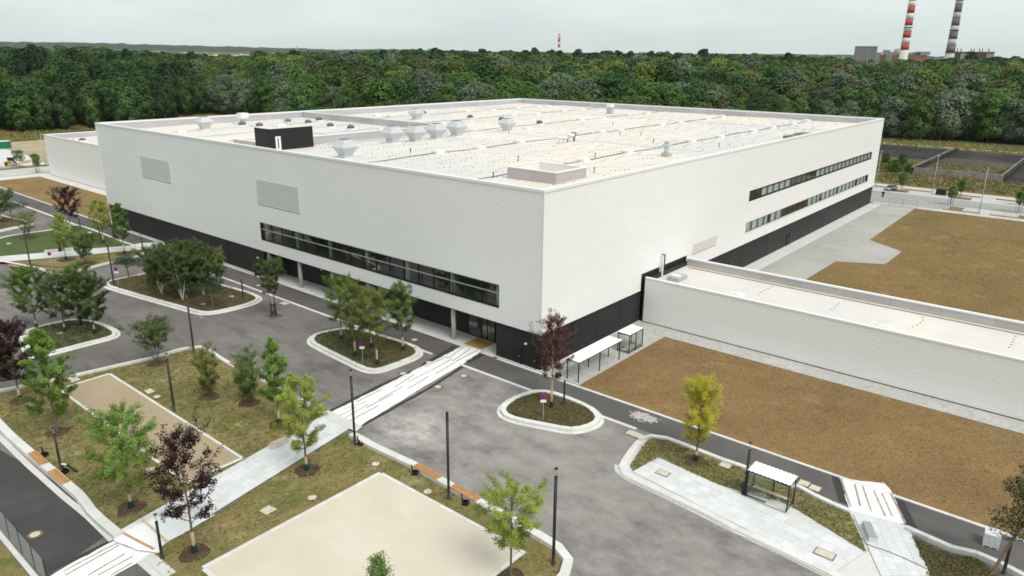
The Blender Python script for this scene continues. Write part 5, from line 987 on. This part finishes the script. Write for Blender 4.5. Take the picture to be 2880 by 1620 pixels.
pine('umbrella-shaped dwarf pine at the left tip of the birch island', (-15.50, 71.60, 3.84), 2.1, .2, 51); pine('umbrella-shaped dwarf pine at the front right of the birch island', (-13.35, 49.39, 3.88), 2.7, .2, 52)
pine('dark spreading pine in the island at the far left edge', (-12.22, 136.49, 3.68), 3.2, .2, 53)
pine('leaning dark pine cut off by the right edge', (*(-6.99, -45.95),9.2), 3.0, .2, 54, lean=(.16,-.20), tf=.35, n=5200)
st = near_tree('street_tree', 'lone tree in a steel guard on the asphalt before the loggia', (-9.58, 39.81, 8.37), 2.3, 'spread', L_dark, 2400, .12, .42, stems=3, seed=55, z0=.0, sleeve=True, bag=False, mulch=0)
MB().box(-.95,.95,-.95,.95,.005,.035).build('tree_grate', m_path, st)
for a in range(4): MB().beam((.42*math.cos(a*PI/2),.42*math.sin(a*PI/2),.03),(.42*math.cos(a*PI/2),.42*math.sin(a*PI/2),1.75),.07).build('guard_post', m_black, st)
for z in (.6,1.7):
    b = MB().lathe((0,0,z), [(.45,0),(.45,.05)], 8).build('guard_ring', m_black, st)
for p, l, rw, shp, lf, n, stm in (((-8.99, 88.38, 9.59),'fresh green tree near the left hall corner',2.2,'cone',L_green,3000,1),((-8.09, 99.51, 8.23),'yellowish tree left of the hall corner',2.1,'oval',L_yg,2200,1),((-17.50, 91.83, 8.28),'slim yellowish tree in front of the far left path',1.6,'oval',L_yg,1900,1),
      ((-8.33, 114.65, 8.64),'dark purple tree at the top of the far left lawn',2.9,'oval',L_pur,3000,1),((-16.14, 86.44, 5.16),'dark spreading shrub at the near edge of the far left lawn',2.7,'spread',L_dark,2000,3),((-16.14, 114.41, 5.07),'bare-looking multi-stem shrub at the far left kerb',2.8,'spread',L_olive,900,5),((-14.70, 134.46, 6.74),'dark green tree at the far left island, top cut by the edge',3.2,'oval',L_dark,3200,1),
      ((-40.74, 44.75, 2.72),'small green shrub near the purple maple at the left edge',1.5,'loose',L_mid,900,3)):
    near_tree('lawn_tree', l, p, rw, shp, lf, n, .13, .26, stems=stm, seed=int(abs(p[0]*7+p[1]*3)), z0=.19, sleeve=stm == 1, bag=stm == 1, mulch=1.5)
for p, l, rw in (((161.72, -1.60, 5.07),'small street tree beside the parked car',1.4),((150.01, -15.82, 4.58),'small street tree on the near verge of the far street',1.3),((163.09, -15.76, 4.57),'small street tree on the far verge',1.3),((149.89, -30.30, 5.10),'small dark street tree near the right edge',1.6),((161.88, -30.09, 4.57),'small street tree at the right edge of the far street',1.5),
      ((15.43, 219.39, 5.28),'small green tree by the building site at the far left',1.8),((15.08, 203.85, 5.63),'small dark tree by the street left of the annex',1.5)):
    tt = near_tree('street_sapling', l, p, rw, 'oval', L_mid, 900, .17, .35, seed=int(abs(p[0]+p[1]*5)), z0=.03, sleeve=False, bag=False, mulch=0)
    for a in range(3): MB().beam((.6*math.cos(a*2.1),.6*math.sin(a*2.1),0),(.6*math.cos(a*2.1),.6*math.sin(a*2.1),1.6),.08).build('stake', m_bark, tt)

# ground cover: low plants in the islands, tufts of grass
def inside(p, poly):
    x, y = p; c = False; n = len(poly)
    for i in range(n):
        (x0,y0),(x1,y1) = poly[i], poly[(i+1) % n]
        if (y0 > y) != (y1 > y) and x < (x1-x0)*(y-y0)/(y1-y0)+x0: c = not c
    return c
def scatter(poly, n, r):
    X = [p[0] for p in poly]; Y = [p[1] for p in poly]; o = []
    while len(o) < n:
        q = (r.uniform(min(X),max(X)), r.uniform(min(Y),max(Y)))
        if inside(q, poly): o.append(q)
    return np.array(o)
def cover(name, label, poly, nclump, per, rad, z, ls, mats, seed, flat=.5, cat='plants'):
    r = np.random.default_rng(seed); c = scatter(poly, nclump, r)
    for k, m in enumerate(mats):
        cc = c[k::len(mats)]; rr = rad*r.uniform(.5,1.3,(len(cc),1)); a = norm(r.normal(0,1,(len(cc)*per,3))); a[:,2] = np.abs(a[:,2])
        P = np.repeat(np.c_[cc, np.full(len(cc), z)], per, 0)+a*np.repeat(rr, per, 0)*np.array([1,1,flat]); o = link(name, leaf_mesh(name, P, a+np.array([0,0,.6]), ls, m, r), None)
        tag(o, label[k] if isinstance(label, (list, tuple)) else label, cat, kind='stuff')
def shrink(p, d):
    p = resample(chaikin(p, 2), .6, True); p = p if area(p) > 0 else p[::-1]; return offset(p, d)
L_gc1 = leafmat('cover_green', (.095,.140,.036), (.17,.21,.065)); L_gc2 = leafmat('cover_brown', (.17,.12,.05), (.27,.20,.10)); L_gc3 = leafmat('cover_grey', (.15,.19,.10), (.24,.27,.16))
cover('ground_cover', ['green low plants of the middle island','dry brown low plants of the middle island','grey-green low plants of the middle island'], shrink(I1, .95), 430, 30, .32, .2, .075, (L_gc1,L_gc2,L_gc3), 61)
cover('ground_cover', ['green low plants of the small island with the copper tree','dry low plants of the small island with the copper tree'], shrink(I2, .95), 420, 26, .24, .2, .065, (L_gc1,L_gc2), 62)
cover('ground_cover', ['green low plants of the birch island','dry low plants of the birch island'], shrink(I3, .95), 420, 22, .36, .2, .085, (L_gc1,L_gc2), 63)
cover('ground_cover', ['dark green low plants of the left island','grey-green low plants of the left island'], shrink(I4, .95), 300, 24, .36, .2, .085, (L_dark,L_gc3), 64)
cover('ground_cover', ['dry low plants of the right-hand bed by the pine','green low plants of the right-hand bed by the pine'], [(-5.90, -40.72), (-6.27, -42.28), (-6.39, -43.42), (-5.76, -44.57), (-6.29, -45.78), (-6.93, -46.60), (-10.13, -42.86)], 170, 22, .35, .17, .07, (L_gc2,L_gc1), 65)
T_dry = leafmat('grass_dry', (.25,.20,.085), (.37,.31,.16), .2); T_grn = leafmat('grass_green', (.080,.115,.028), (.14,.17,.050), .2)
PT1 = rect(-38.6,-32.6,8.2,36.9); PT2 = rect(-43.2,-26.1,-19.4,-2.3)
def tufts(name, label, poly, n, z, mats, seed, avoid=(), size=.10, spread=.10, per=5):
    r = np.random.default_rng(seed); c = scatter(poly, n, r); c = np.array([q for q in c if not any(inside(q, a) for a in avoid)])
    P = np.repeat(np.c_[c, np.full(len(c), z)], per, 0); P += r.normal(0,1,P.shape)*np.array([spread,spread,0]); P[:,2] += r.uniform(.01,.05,len(P)); sel = r.random(len(P)) < .5
    for k, m in enumerate(mats):
        Q = P[sel] if k == 0 else P[~sel]; o = link(name, leaf_mesh(name, Q, np.tile([0,0,1.],(len(Q),1))+r.normal(0,.3,(len(Q),3)), size, m, r, .3), None); tag(o, label % ('dry','green')[k], 'grass', kind='stuff')
tufts('grass_tufts', '%s tufts of grass on the left lawn', LAWN1, 5200, .10, (T_dry,T_grn), 71, [PT1]); tufts('grass_tufts', '%s tufts of grass on the lawn round the beige pitch', LAWN2, 4200, .10, (T_dry,T_grn), 72, [PT2]); tufts('grass_tufts', '%s tufts of grass behind the bus shelter', LAWN3, 1500, .185, (T_dry,T_grn), 73)
T_wd = leafmat('weed', (.13,.115,.045), (.18,.15,.065), .1); T_st = leafmat('straw', (.30,.21,.11), (.42,.31,.18), .1); T_cl = leafmat('clods', (.19,.122,.06), (.27,.18,.09), .0)
tufts('straw_litter', '%s litter on the brown field before the link wing', rect(0.3,19,-50,-6), 12000, .03, (T_st,T_cl), 74, size=.07, spread=.4, per=4); tufts('weed_tufts', '%s weeds on the rough field behind the link wing', rect(36,137,-60,-12), 3800, .03, (T_dry,T_wd), 75, [rect(57,95,-18.3,-10)], size=.13, spread=.8, per=6)

# ---------------------------------------------------------------- forest
def forest_proto(seed, kind):
    r = np.random.default_rng(seed); col = dict(dark=((.036,.088,.022),(.048,.108,.028)), mid=((.068,.136,.028),(.086,.160,.035)), silver=((.110,.155,.090),(.150,.190,.120)), yellow=((.125,.165,.030),(.150,.190,.040)), poplar=((.022,.054,.020),(.038,.078,.027)), brown=((.13,.115,.062),(.19,.165,.095)), olive=((.070,.100,.030),(.105,.130,.045)), hedge=((.056,.118,.028),(.074,.142,.038)))[kind]
    m = leafmat('forest_'+kind, *col, .15, .28) if ('forest_'+kind) not in bpy.data.materials else bpy.data.materials['forest_'+kind]
    slim = kind in ('poplar','hedge'); rx = .17 if slim else r.uniform(.25,.33); P = []; N = []; nb = 30 if slim else 26; per = 210   # unit height
    for k in range(nb):
        u = (k+r.uniform(0,1))/nb; prof = math.sin(PI*min(1,(.25+.70*u)))**.55 if not slim else (1-u**2.5)**.5; a = k*2.4+r.uniform(-.5,.5); rr = rx*prof*r.uniform(.15,1.0)**.5
        s = rx*r.uniform(.32,.60)*(1 if not slim else .95); c = np.array([math.cos(a)*rr*.80, math.sin(a)*rr*.80, .10+.85*u]); d = norm(r.normal(0,1,(per,3))); out = norm(np.array([c[0],c[1],(c[2]-.40)*.8])+1e-6)
        d = norm(d+out*.5+np.array([0,0,.25])); P.append(c+d*s*r.uniform(.82,1.04,(per,1))*np.array([1,1,.85 if not slim else 1.6])); N.append(norm(d)*.8+out*.45+np.array([0,0,.15]))
    P = np.concatenate(P); N = np.concatenate(N); P[:,2] = np.clip(P[:,2], .02, 1.03); h0 = 24.
    me = leaf_mesh('forest_crown', P*h0, N, .42, m, r, .75, .95)
    tb = MB(); tb.tube((0,0,0),(0,0,h0*.5),.34,.2,6,cap=False); tb.tube((0,0,h0*.5),(.5,.3,h0*.82),.2,.05,5,cap=False); tb.tube((0,0,h0*.32),(2.2,1,h0*.6),.12,.04,5,cap=False); tb.tube((0,0,h0*.38),(-2,1.4,h0*.66),.12,.04,5,cap=False)
    tm = bpy.data.meshes.new('forest_trunk'); tm.from_pydata(tb.v, [], tb.f); tm.materials.append(m_bark); return kind, me, tm
KINDS = ['dark','dark','mid','mid','silver','silver','yellow','poplar','poplar','brown','olive','hedge','hedge']
protos = [forest_proto(200+i, k) for i, k in enumerate(KINDS)]
CAMX, CAMY = -62.0, -47.1
EDGE_AZ = [2,5,10,14,18,24,30,38,45,52,56,58.5,61,64,66,70,76]; EDGE_D = [392,388,384,376,356,332,312,302,304,316,350,440,485,470,402,396,400]
fr = np.random.default_rng(5); pts = []
for d in np.arange(300, 1000, 10.5):
    n_az = int(math.radians(76)*d/11.2)
    for k in range(n_az):
        az = 1+76*(k+fr.uniform(-.4,.4))/n_az; dd = d+fr.uniform(-4,4); e = np.interp(az, EDGE_AZ, EDGE_D)
        if dd < e+fr.uniform(0,5): continue
        if d > 620 and fr.random() < .35: continue
        pts.append((dd-e, dd, az))
def kind_for(az, q, d):
    u = fr.random(); z = math.sin(az*1.7+d*.013)+math.sin(az*.61-d*.021)
    if az > 62.5: return 'hedge' if q < 16 else ('poplar' if u < .42 else 'dark' if u < .72 else 'mid' if u < .9 else 'olive')
    if q > 230: return 'poplar' if u < .35 else 'dark' if u < .75 else 'mid'
    if z > .75: return 'silver' if u < .62 else 'mid' if u < .96 else 'brown'
    if z < -.8: return 'yellow' if u < .45 else 'mid' if u < .8 else 'olive'
    return 'dark' if u < .36 else 'mid' if u < .72 else 'olive' if u < .80 else 'silver' if u < .90 else 'yellow' if u < .99 else 'brown'
trees = []
for q, d, az in pts:
    tall = np.interp(q, [0,30,90,220,420], [17,23,28,34,36.5]); lim = np.interp(az, [2,8.5,10,14,16,18,24,35,42,48,52,56,58,60,63,66,70,76], [38.5,38,35.5,32.5,33.5,38,38.5,40.5,40.5,39,37.5,36,34.5,32.5,34,36,38.5,41])
    k = kind_for(az, q, d); h = tall*fr.uniform(.66,1.12)
    if k == 'poplar': h *= 1.06
    if k == 'hedge': h = fr.uniform(20.5,23.5)
    if k in ('yellow','brown') and q < 60: h *= .78
    lim *= 1+.045*math.sin(az*2.3+d*.02)+.03*math.sin(az*5.1+1); h = min(h, lim*fr.uniform(.88,1.03)); trees.append((q, d, az, k, h))
# the trees that show largest stand singly
trees.sort(key=lambda t: t[1]-(25 if t[0] < 22 else 0)); CN = dict(dark='dark green', mid='mid green', silver='silvery grey-green', yellow='yellow-green', poplar='dark slender', brown='brownish dry', olive='olive green', hedge='dense dark green plantation')
def where(az): return ('at the forest edge beyond the concrete basin' if az < 13 else 'behind the right end of the hall roof' if az < 24 else 'behind the right half of the hall roof' if az < 36 else 'behind the far corner of the hall roof' if az < 46 else 'behind the left half of the hall roof' if az < 57 else 'by the clearing behind the hall at left' if az < 63 else 'in the wood behind the low annex' if az < 69 else 'in the wood at the far left')
proto_obj = {}
def forest_tree(q, d, az, k, h):
    x, y = CAMX+d*math.cos(math.radians(az)), CAMY+d*math.sin(math.radians(az)); cand = [i for i, p in enumerate(protos) if p[0] == k]; i = cand[int(fr.integers(len(cand)))]
    row = 'front-row' if q < 14 else 'second-row' if q < 30 else 'inner'; lab = '%s %s tree %s' % (CN[k], row, where(az))
    if i not in proto_obj:
        t = thing('forest_tree', lab, 'tree', (x,y,0), 0); link('crown', protos[i][1], None, t); link('trunk', protos[i][2], None, t); proto_obj[i] = t
    else: t = copy_tree(proto_obj[i])
    t.location = (x,y,0); t.rotation_euler = (0,0,fr.uniform(0,6.28)); s = h/24.5; w = 1.16*s*fr.uniform(.85,1.2)*(1 if k not in ('hedge',) else 1.0)
    if h > 30 and k not in ('poplar','hedge'): w *= .82
    t.scale = (w*fr.uniform(.9,1.15),w,s); t['label'] = lab; t['category'] = 'tree'; t['group'] = lab+' (same kind)'
for q in trees[:300]: forest_tree(*q)
# the rest of the wood: one mass
rest = trees[300:]
fm = bpy.data.meshes.new('forest_mass'); fm.from_pydata([(CAMX+d*math.cos(math.radians(az)), CAMY+d*math.sin(math.radians(az)), 0) for q, d, az, k, h in rest], [], [])
for nm, vals in (('sx', [h/24.5*1.16*fr.uniform(.85,1.15)*(.84 if h > 30 else 1) for q,d,az,k,h in rest]), ('sz', [h/24.5 for q,d,az,k,h in rest]), ('rot', list(fr.uniform(0,6.28,len(rest))))): fm.attributes.new(nm, 'FLOAT', 'POINT').data.foreach_set('value', vals)
order = {}; 
for i, p in enumerate(protos): order.setdefault(p[0], []).append(i)
fm.attributes.new('pick', 'INT', 'POINT').data.foreach_set('value', [order[k][int(fr.integers(len(order[k])))] for q,d,az,k,h in rest])
fo = link('forest_mass', fm); tag(fo, 'dense mixed forest filling the background behind the front trees', 'forest', kind='stuff')
pc = bpy.data.collections.new('forest_protos')
for i, (k, me, tm) in enumerate(protos): po = bpy.data.objects.new('p%02d' % i, me); pc.objects.link(po)
ng = bpy.data.node_groups.new('forest_instances', 'GeometryNodeTree'); ng.interface.new_socket('Geometry', in_out='INPUT', socket_type='NodeSocketGeometry'); ng.interface.new_socket('Geometry', in_out='OUTPUT', socket_type='NodeSocketGeometry')
gi = ng.nodes.new('NodeGroupInput'); go = ng.nodes.new('NodeGroupOutput'); ip = ng.nodes.new('GeometryNodeInstanceOnPoints'); ci = ng.nodes.new('GeometryNodeCollectionInfo'); ci.inputs[0].default_value = pc; ci.inputs['Separate Children'].default_value = True; ci.inputs['Reset Children'].default_value = True
def attr(n, ty):
    a = ng.nodes.new('GeometryNodeInputNamedAttribute'); a.data_type = ty; a.inputs[0].default_value = n; return a.outputs[0]
cs = ng.nodes.new('ShaderNodeCombineXYZ'); cr = ng.nodes.new('ShaderNodeCombineXYZ'); sx = attr('sx','FLOAT'); ng.links.new(sx, cs.inputs[0]); ng.links.new(sx, cs.inputs[1]); ng.links.new(attr('sz','FLOAT'), cs.inputs[2]); ng.links.new(attr('rot','FLOAT'), cr.inputs[2])
ip.inputs['Pick Instance'].default_value = True; ng.links.new(gi.outputs[0], ip.inputs['Points']); ng.links.new(ci.outputs[0], ip.inputs['Instance']); ng.links.new(attr('pick','INT'), ip.inputs['Instance Index']); ng.links.new(cr.outputs[0], ip.inputs['Rotation']); ng.links.new(cs.outputs[0], ip.inputs['Scale']); ng.links.new(ip.outputs[0], go.inputs[0])
md = fo.modifiers.new('instances', 'NODES'); md.node_group = ng
# reeds and bushes at the edges
def bush(c, h, label, kind):
    i = [j for j, p in enumerate(protos) if p[0] == kind][0]; t = thing('bush', label, 'bush', (c[0],c[1],0)); link('foliage', protos[i][1], None, t); t.scale = (h/24*1.25,h/24*1.25,h/24); return t
for z_, l, hh, kk in (((197.69, 8.37),'green bush between the hall and the basin wall',4.5,'mid'),((203.39, 10.97),'tall yellowish weeds beside the basin',3.5,'yellow'),((209.47, 9.01),'dark bush at the end of the basin wall',5,'dark'),((209.03, 14.05),'green thicket right of the hall corner',5,'mid'),((200.86, 5.01),'bush touching the basin front wall',3,'dark'),((189.13, 378.30),'round light green bush behind the left roof edge',9,'yellow')): bush(z_, hh, l, kk)

# ---------------------------------------------------------------- far background
def polar(az, d, z=0): return (CAMX+d*math.cos(math.radians(az)), CAMY+d*math.sin(math.radians(az)), z)
R_AZ = [-20,0,6.5,12,19,28,37.8,46,50,52.5,57,64,69,73.6,80,100]; R_EL = [.25,.22,.20,.27,.33,.30,.31,.38,.43,.36,.43,.52,.62,.58,.6,.5]
hr = np.random.default_rng(9)
def slope(name, rows, m, jit, kind='structure'):
    b = MB(); az = np.arange(-20, 100.1, .35); V = []
    for d, f in rows:
        for a in az:
            e = np.interp(a, R_AZ, R_EL); top = 35+6600*math.tan(math.radians(e)); V.append(polar(a, d+hr.normal(0,25)*(0 if f <= 0 else 1), max(-.5, top*f+hr.normal(0,jit)*(f > .5))))
    n = len(az); b.add(V, [(r_*n+i, r_*n+i+1, (r_+1)*n+i+1, (r_+1)*n+i) for r_ in range(len(rows)-1) for i in range(n-1)]); o = b.build(name, m); return tag(o, kind=kind)
slope('far_fields', [(3600,-.01),(4400,.22),(5300,.50)], M('far_field_strips', (.075,.085,.035), .97, [((.34,.29,.18), .004, .52, .58, (1,1,1), 2), ((.035,.055,.022), .0045, .54, .60, (1,1,1), 4)]), 0)
slope('hills', [(5300,.50),(5700,.68),(6200,.90),(6600,1.0),(7400,.85)], m_hill, 2.2)
# the town below the hills
tb_ = MB(); rb = MB()
for k in range(420):
    a = hr.choice([hr.uniform(50,66), hr.uniform(56,63), hr.uniform(4.5,8.5)]); d = hr.uniform(3650,4700); g_ = (35+6600*math.tan(math.radians(np.interp(a, R_AZ, R_EL))))*np.interp(d, [3600,4400,5300], [0,.22,.5]); c = polar(a, d); w, l_, hh = hr.uniform(8,16), hr.uniform(8,20), hr.uniform(5,9); ro = hr.uniform(0,3)
    tb_.obox(c, w, l_, g_-3, g_+hh, ro); rb.obox(c, w*.9, l_*1.02, g_+hh, g_+hh+2.5, ro)
tag(tb_.build('distant_town', M('town_walls', (.62,.60,.56), .9, islands=.25)), 'pale walls of the small houses of the town below the hills', 'town', kind='stuff'); tag(rb.build('distant_roofs', M('town_roofs', (.28,.15,.10), .9, islands=.35)), 'reddish roofs of the small houses of the town below the hills', 'town', kind='stuff')
ch = thing('church_tower', 'white church tower with red pointed spire above the forest', 'church tower', polar((57.397, -0.201)[0], 1500)); MB().frusta((0,0,0), [(2.6,0),(2.6,27)]).build('tower', m_white, ch); MB().frusta((0,0,27), [(2.9,0),(2.0,4),(.1,15)]).build('spire', M('spire_red', (.26,.07,.05), .8), ch)
# chimneys: stacked bands
def chimney(name, label, az, d, h, r0, r1, bands, cols, first=0, cat='chimney', rims=()):
    t = thing(name, label, cat, polar(az, d)); n = len(bands)
    z = 0
    for k, bh in enumerate(bands):
        z1 = min(h, z+bh); f0, f1 = z/h, z1/h; MB().lathe((0,0,0), [(r0+(r1-r0)*f0, z), (r0+(r1-r0)*f1, z1-.02)], 24).build('band', cols[(k+first) % len(cols)], t, True); z = z1
        if z >= h: break
    for f in rims: q = r0+(r1-r0)*f; MB().lathe((0,0,h*f), [(q+.1,0),(q+.7,.1),(q+.7,.9),(q+.1,1)], 24).build('rim', m_black, t)
m_cw = M('chimney_white', (.66,.65,.60), .85, [((.50,.48,.43), .06, .45, .75, (1,1,.3))], world_pos=False); m_cr = M('chimney_red', (.48,.075,.065), .8, [((.36,.06,.05), .06, .45, .75, (1,1,.3))], world_pos=False); m_cg2 = M('chimney_grey', (.17,.14,.135), .85, [((.11,.09,.085), .08, .45, .75, (1,1,.3))], world_pos=False); m_cw2 = M('chimney_dirty_white', (.50,.50,.48), .85, [((.30,.29,.28), .10, .45, .72, (1,1,.25), 6)], world_pos=False)
a_r, a_g = (12.707, 0.455)[0], (10.036, 0.471)[0]
chimney('striped_chimney', 'tall red and white striped chimney of the power station', a_r, 1100, 165, 5.6, 3.3, [47.3]+[7.35]*30, (m_cw,m_cr), 0, rims=(.45,))
chimney('striped_chimney', 'tall grey and white striped chimney of the power station', a_g, 1080, 105.5, 5.9, 3.9, [44.5]+[7.7]*30, (m_cw2,m_cg2), 0, rims=(.42,.66,.985))
for da, l, h_ in ((-.035,'left of the two thin red and white chimneys on the horizon',118),(.035,'right of the two thin red and white chimneys on the horizon',120)):
    az_ = (36.368, 1.211)[0]-da; chimney('thin_chimney', l, az_, 3000, h_, 3.2, 2.6, [70]+[10]*2+[14]*1+[10]*2+[14]*1+[9]*3, (m_cw,m_cr), 0)
# power station blocks
def block(name, label, u0, u1, el0, el1, d, depth, m, cat='building', lab_parts=None):
    a = (u0+u1)/2; w = math.radians(abs(u1-u0))*d; h = 35+d*math.tan(math.radians(el1)); t = thing(name, label, cat, polar(a, d), math.radians(a)); MB().box(0,depth,-w/2,w/2,0,h).build('wall', m, t); MB().box(-.4,depth+.4,-w/2-.4,w/2+.4,h,h+1.2).build('roof_edge', m_seam, t); return t, w, h
m_or = M('orange_sheet', (.36,.19,.095), .8, [((.30,.155,.08), .15, .4, .7, (4,4,.1))]); m_br = M('brown_sheet', (.15,.075,.065), .8, [((.12,.06,.05), .12, .4, .7, (4,4,.1))]); m_gb = M('grey_block', (.33,.33,.33), .85, [((.27,.27,.27), .1, .4, .7)]); m_ct = M('cooler_grey', (.25,.235,.23), .85, [((.20,.185,.18), .1, .4, .7, (3,3,.2))])
X_ = lambda p: p
b1, w1, h1 = block('boiler_house', 'orange-brown power station hall at the foot of the red striped chimney', (14.536, 0.263)[0], (11.334, 0.288)[0], 0, (12.932, 0.276)[1], 1120, 60, m_or)
for f, wd, hh in ((.10,6,5),(.24,9,10),(.36,7,6),(.68,24,5),(.80,8,6),(.93,16,7)): MB().box(4,20,w1*(.5-f)-wd/2,w1*(.5-f)+wd/2,h1+1.2,h1+1.2+hh*.6).build('roof_block', m_gb, b1)
for f, wd in ((.06,9),(.30,8)): MB().box(-1.5,0,w1*(.5-f)-wd/2,w1*(.5-f)+wd/2,0,h1+2).build('grey_bay', m_gb, b1)
MB().lathe((10,w1*.06,h1+1.2), [(4.5,0),(4.5,4),(3.2,7),(.2,8.5)], 16).build('silo_dome', m_gb, b1)
cl = thing('cooling_tower', 'square tapering grey cooling block left of the power station hall', 'cooling tower', polar(((15.521, 0.557)[0]+(14.539, 0.562)[0])/2, 1060), math.radians(14)); MB().frusta((0,0,0), [(13.5,0),(12.6,35+1060*math.tan(math.radians((15.066, 0.825)[1])))]).build('tower', m_ct, cl); MB().frusta((0,0,35+1060*math.tan(math.radians((15.066, 0.825)[1]))), [(12.9,0),(12.9,.8)]).build('rim', m_seam, cl)
b2, w2, h2 = block('turbine_house', 'long dark brown power station block right of the grey striped chimney', (10.184, 0.462)[0], (7.591, 0.477)[0], 0, (8.785, 0.502)[1], 1120, 50, m_br)
for f, wd in ((.38,.17),(.92,.15)): MB().box(-.6,0,w2*(.5-f)-w2*wd/2,w2*(.5-f)+w2*wd/2,0,h2-1).build('grey_bay', m_gb, b2)
for f in (.2,.28,.5,.56,.68,.74,.88): MB().tube((20,w2*(.5-f),h2+1.2),(20,w2*(.5-f),h2+1.2+4),.5,n=6).build('roof_pipe', m_black, b2)
for d_, a_, h_, l in ((2600,(55.584, 0.452)[0],62,'thin lattice pylon before the hills at left'),(1900,(26.305, 0.449)[0],47,'thin lattice mast on the right horizon'),(2000,(16.388, 0.517)[0],46,'thin mast left of the power station')):
    t = thing('power_pylon', l, 'pylon', polar(a_, d_)); b = MB()
    for sx_, sy_ in ((-1,-1),(1,-1),(1,1),(-1,1)): b.beam((sx_*4,sy_*4,0),(sx_*.5,sy_*.5,h_),.5)
    for z_ in np.linspace(5,h_*.95,9): q = 4-3.5*z_/h_; b.beam((-q,-q,z_),(q,q,z_+3),.3); b.beam((q,-q,z_),(-q,q,z_+3),.3)
    b.build('lattice', m_ltgrey, t); MB().beam((0,-9,h_*.8),(0,9,h_*.8),.6).build('cross_arm', m_ltgrey, t)
# things on the building site at the far left
gc = thing('site_container', 'green site container at the far left edge', 'container', (*(27.53, 278.39),0), .1); MB().box(-3,3,-1.25,1.25,.1,2.7).build('body', M('container_green', (.015,.17,.095), .6), gc); MB().box(-3.05,3.05,-1.3,1.3,2.71,2.85).build('roof', m_white, gc)
m_yel2 = M('machine_yellow', (.55,.40,.03), .5)
ex = thing('roller', 'small yellow and black construction machine on the site at the far left', 'construction machine', (*(14.96, 227.29),0), .6); MB().box(-1.5,.6,-.8,.8,.5,1.5).build('engine_hood', m_yel2, ex); MB().box(.0,1.3,-.75,.75,1.0,2.6).build('cab', m_black, ex); MB().box(-.1,1.4,-.85,.85,2.61,2.75).build('cab_roof', m_white, ex)
for x in (-1.3,1.2): MB().tube((x,-.95,.62),(x,.95,.62),.62,n=16).build('drum', m_tyre, ex)
for i, (q, l, mm) in enumerate((((13.32, 227.22),'pale stack of building material at the far left',m_white),((14.73, 223.97),'grey pile of pipes on the site at the far left',m_ltgrey),((20.01, 229.33),'stack of pale boards behind the small green tree',m_woodl))):
    t = thing('material_stack', l, 'material stack', (q[0],q[1],0), .3*i)
    for k in range(4): MB().box(-1.4+.05*k,1.4-.1*k,-.7,.7,.28*k,.28*k+.26).build('layer', mm, t)

# ---------------------------------------------------------------- air
hz = MB().box(-1600, 9100, -5600, 9100, -1.5, 220).build('haze', None); tag(hz, 'thin pale haze in the air over the whole place', 'haze', kind='stuff')
hm = bpy.data.materials.new('haze'); hm.use_nodes = True; hm.node_tree.nodes.clear(); ho = hm.node_tree.nodes.new('ShaderNodeOutputMaterial'); hv_ = hm.node_tree.nodes.new('ShaderNodeVolumePrincipled')
hv_.inputs['Color'].default_value = (.88,.93,.95,1); hv_.inputs['Density'].default_value = 3.0e-5; hv_.inputs['Anisotropy'].default_value = .2; hm.node_tree.links.new(hv_.outputs[0], ho.inputs['Volume']); hz.data.materials.append(hm)
# tall weeds round the basins and along the track
def weeds(name, label, poly, n, z, mats, seed, size, hgt):
    r = np.random.default_rng(seed); c = scatter(poly, n, r); P = np.repeat(np.c_[c, np.full(len(c), z)], 10, 0)+r.normal(0,1,(n*10,3))*np.array([.5,.5,0]); P[:,2] += r.uniform(.05,hgt,len(P)); k = len(mats)
    for i, m in enumerate(mats): Q = P[i::k]; tag(link(name, leaf_mesh(name, Q, r.normal(0,1,Q.shape)+np.array([0,0,.8]), size, m, r, .4), None), label % ('dry','green')[i], 'weeds', kind='stuff')
weeds('tall_weeds', '%s tall weeds between the street and the basin', rect(176,200,-60,25), 1500, 0, (T_dry,T_grn), 81, .30, 1.0)
weeds('tall_weeds', '%s growth on the shallow water of the basin', rect(201.5,232,-20,3), 420, .4, (T_dry,L_dark), 85, .28, .35)
weeds('tall_weeds', '%s reeds in front of the left basin', rect(201,222,5,40), 900, 0, (T_dry,L_mid), 82, .3, 2.2)
weeds('tall_weeds', '%s weeds along the gravel track', rect(277,316,-60,60), 1500, 0, (T_dry,L_mid), 83, .35, .9)
weeds('tall_weeds', '%s weeds left of the annex before the wood', rect(20,120,300,335), 1600, 0, (T_dry,L_olive), 84, .4, 1.0)
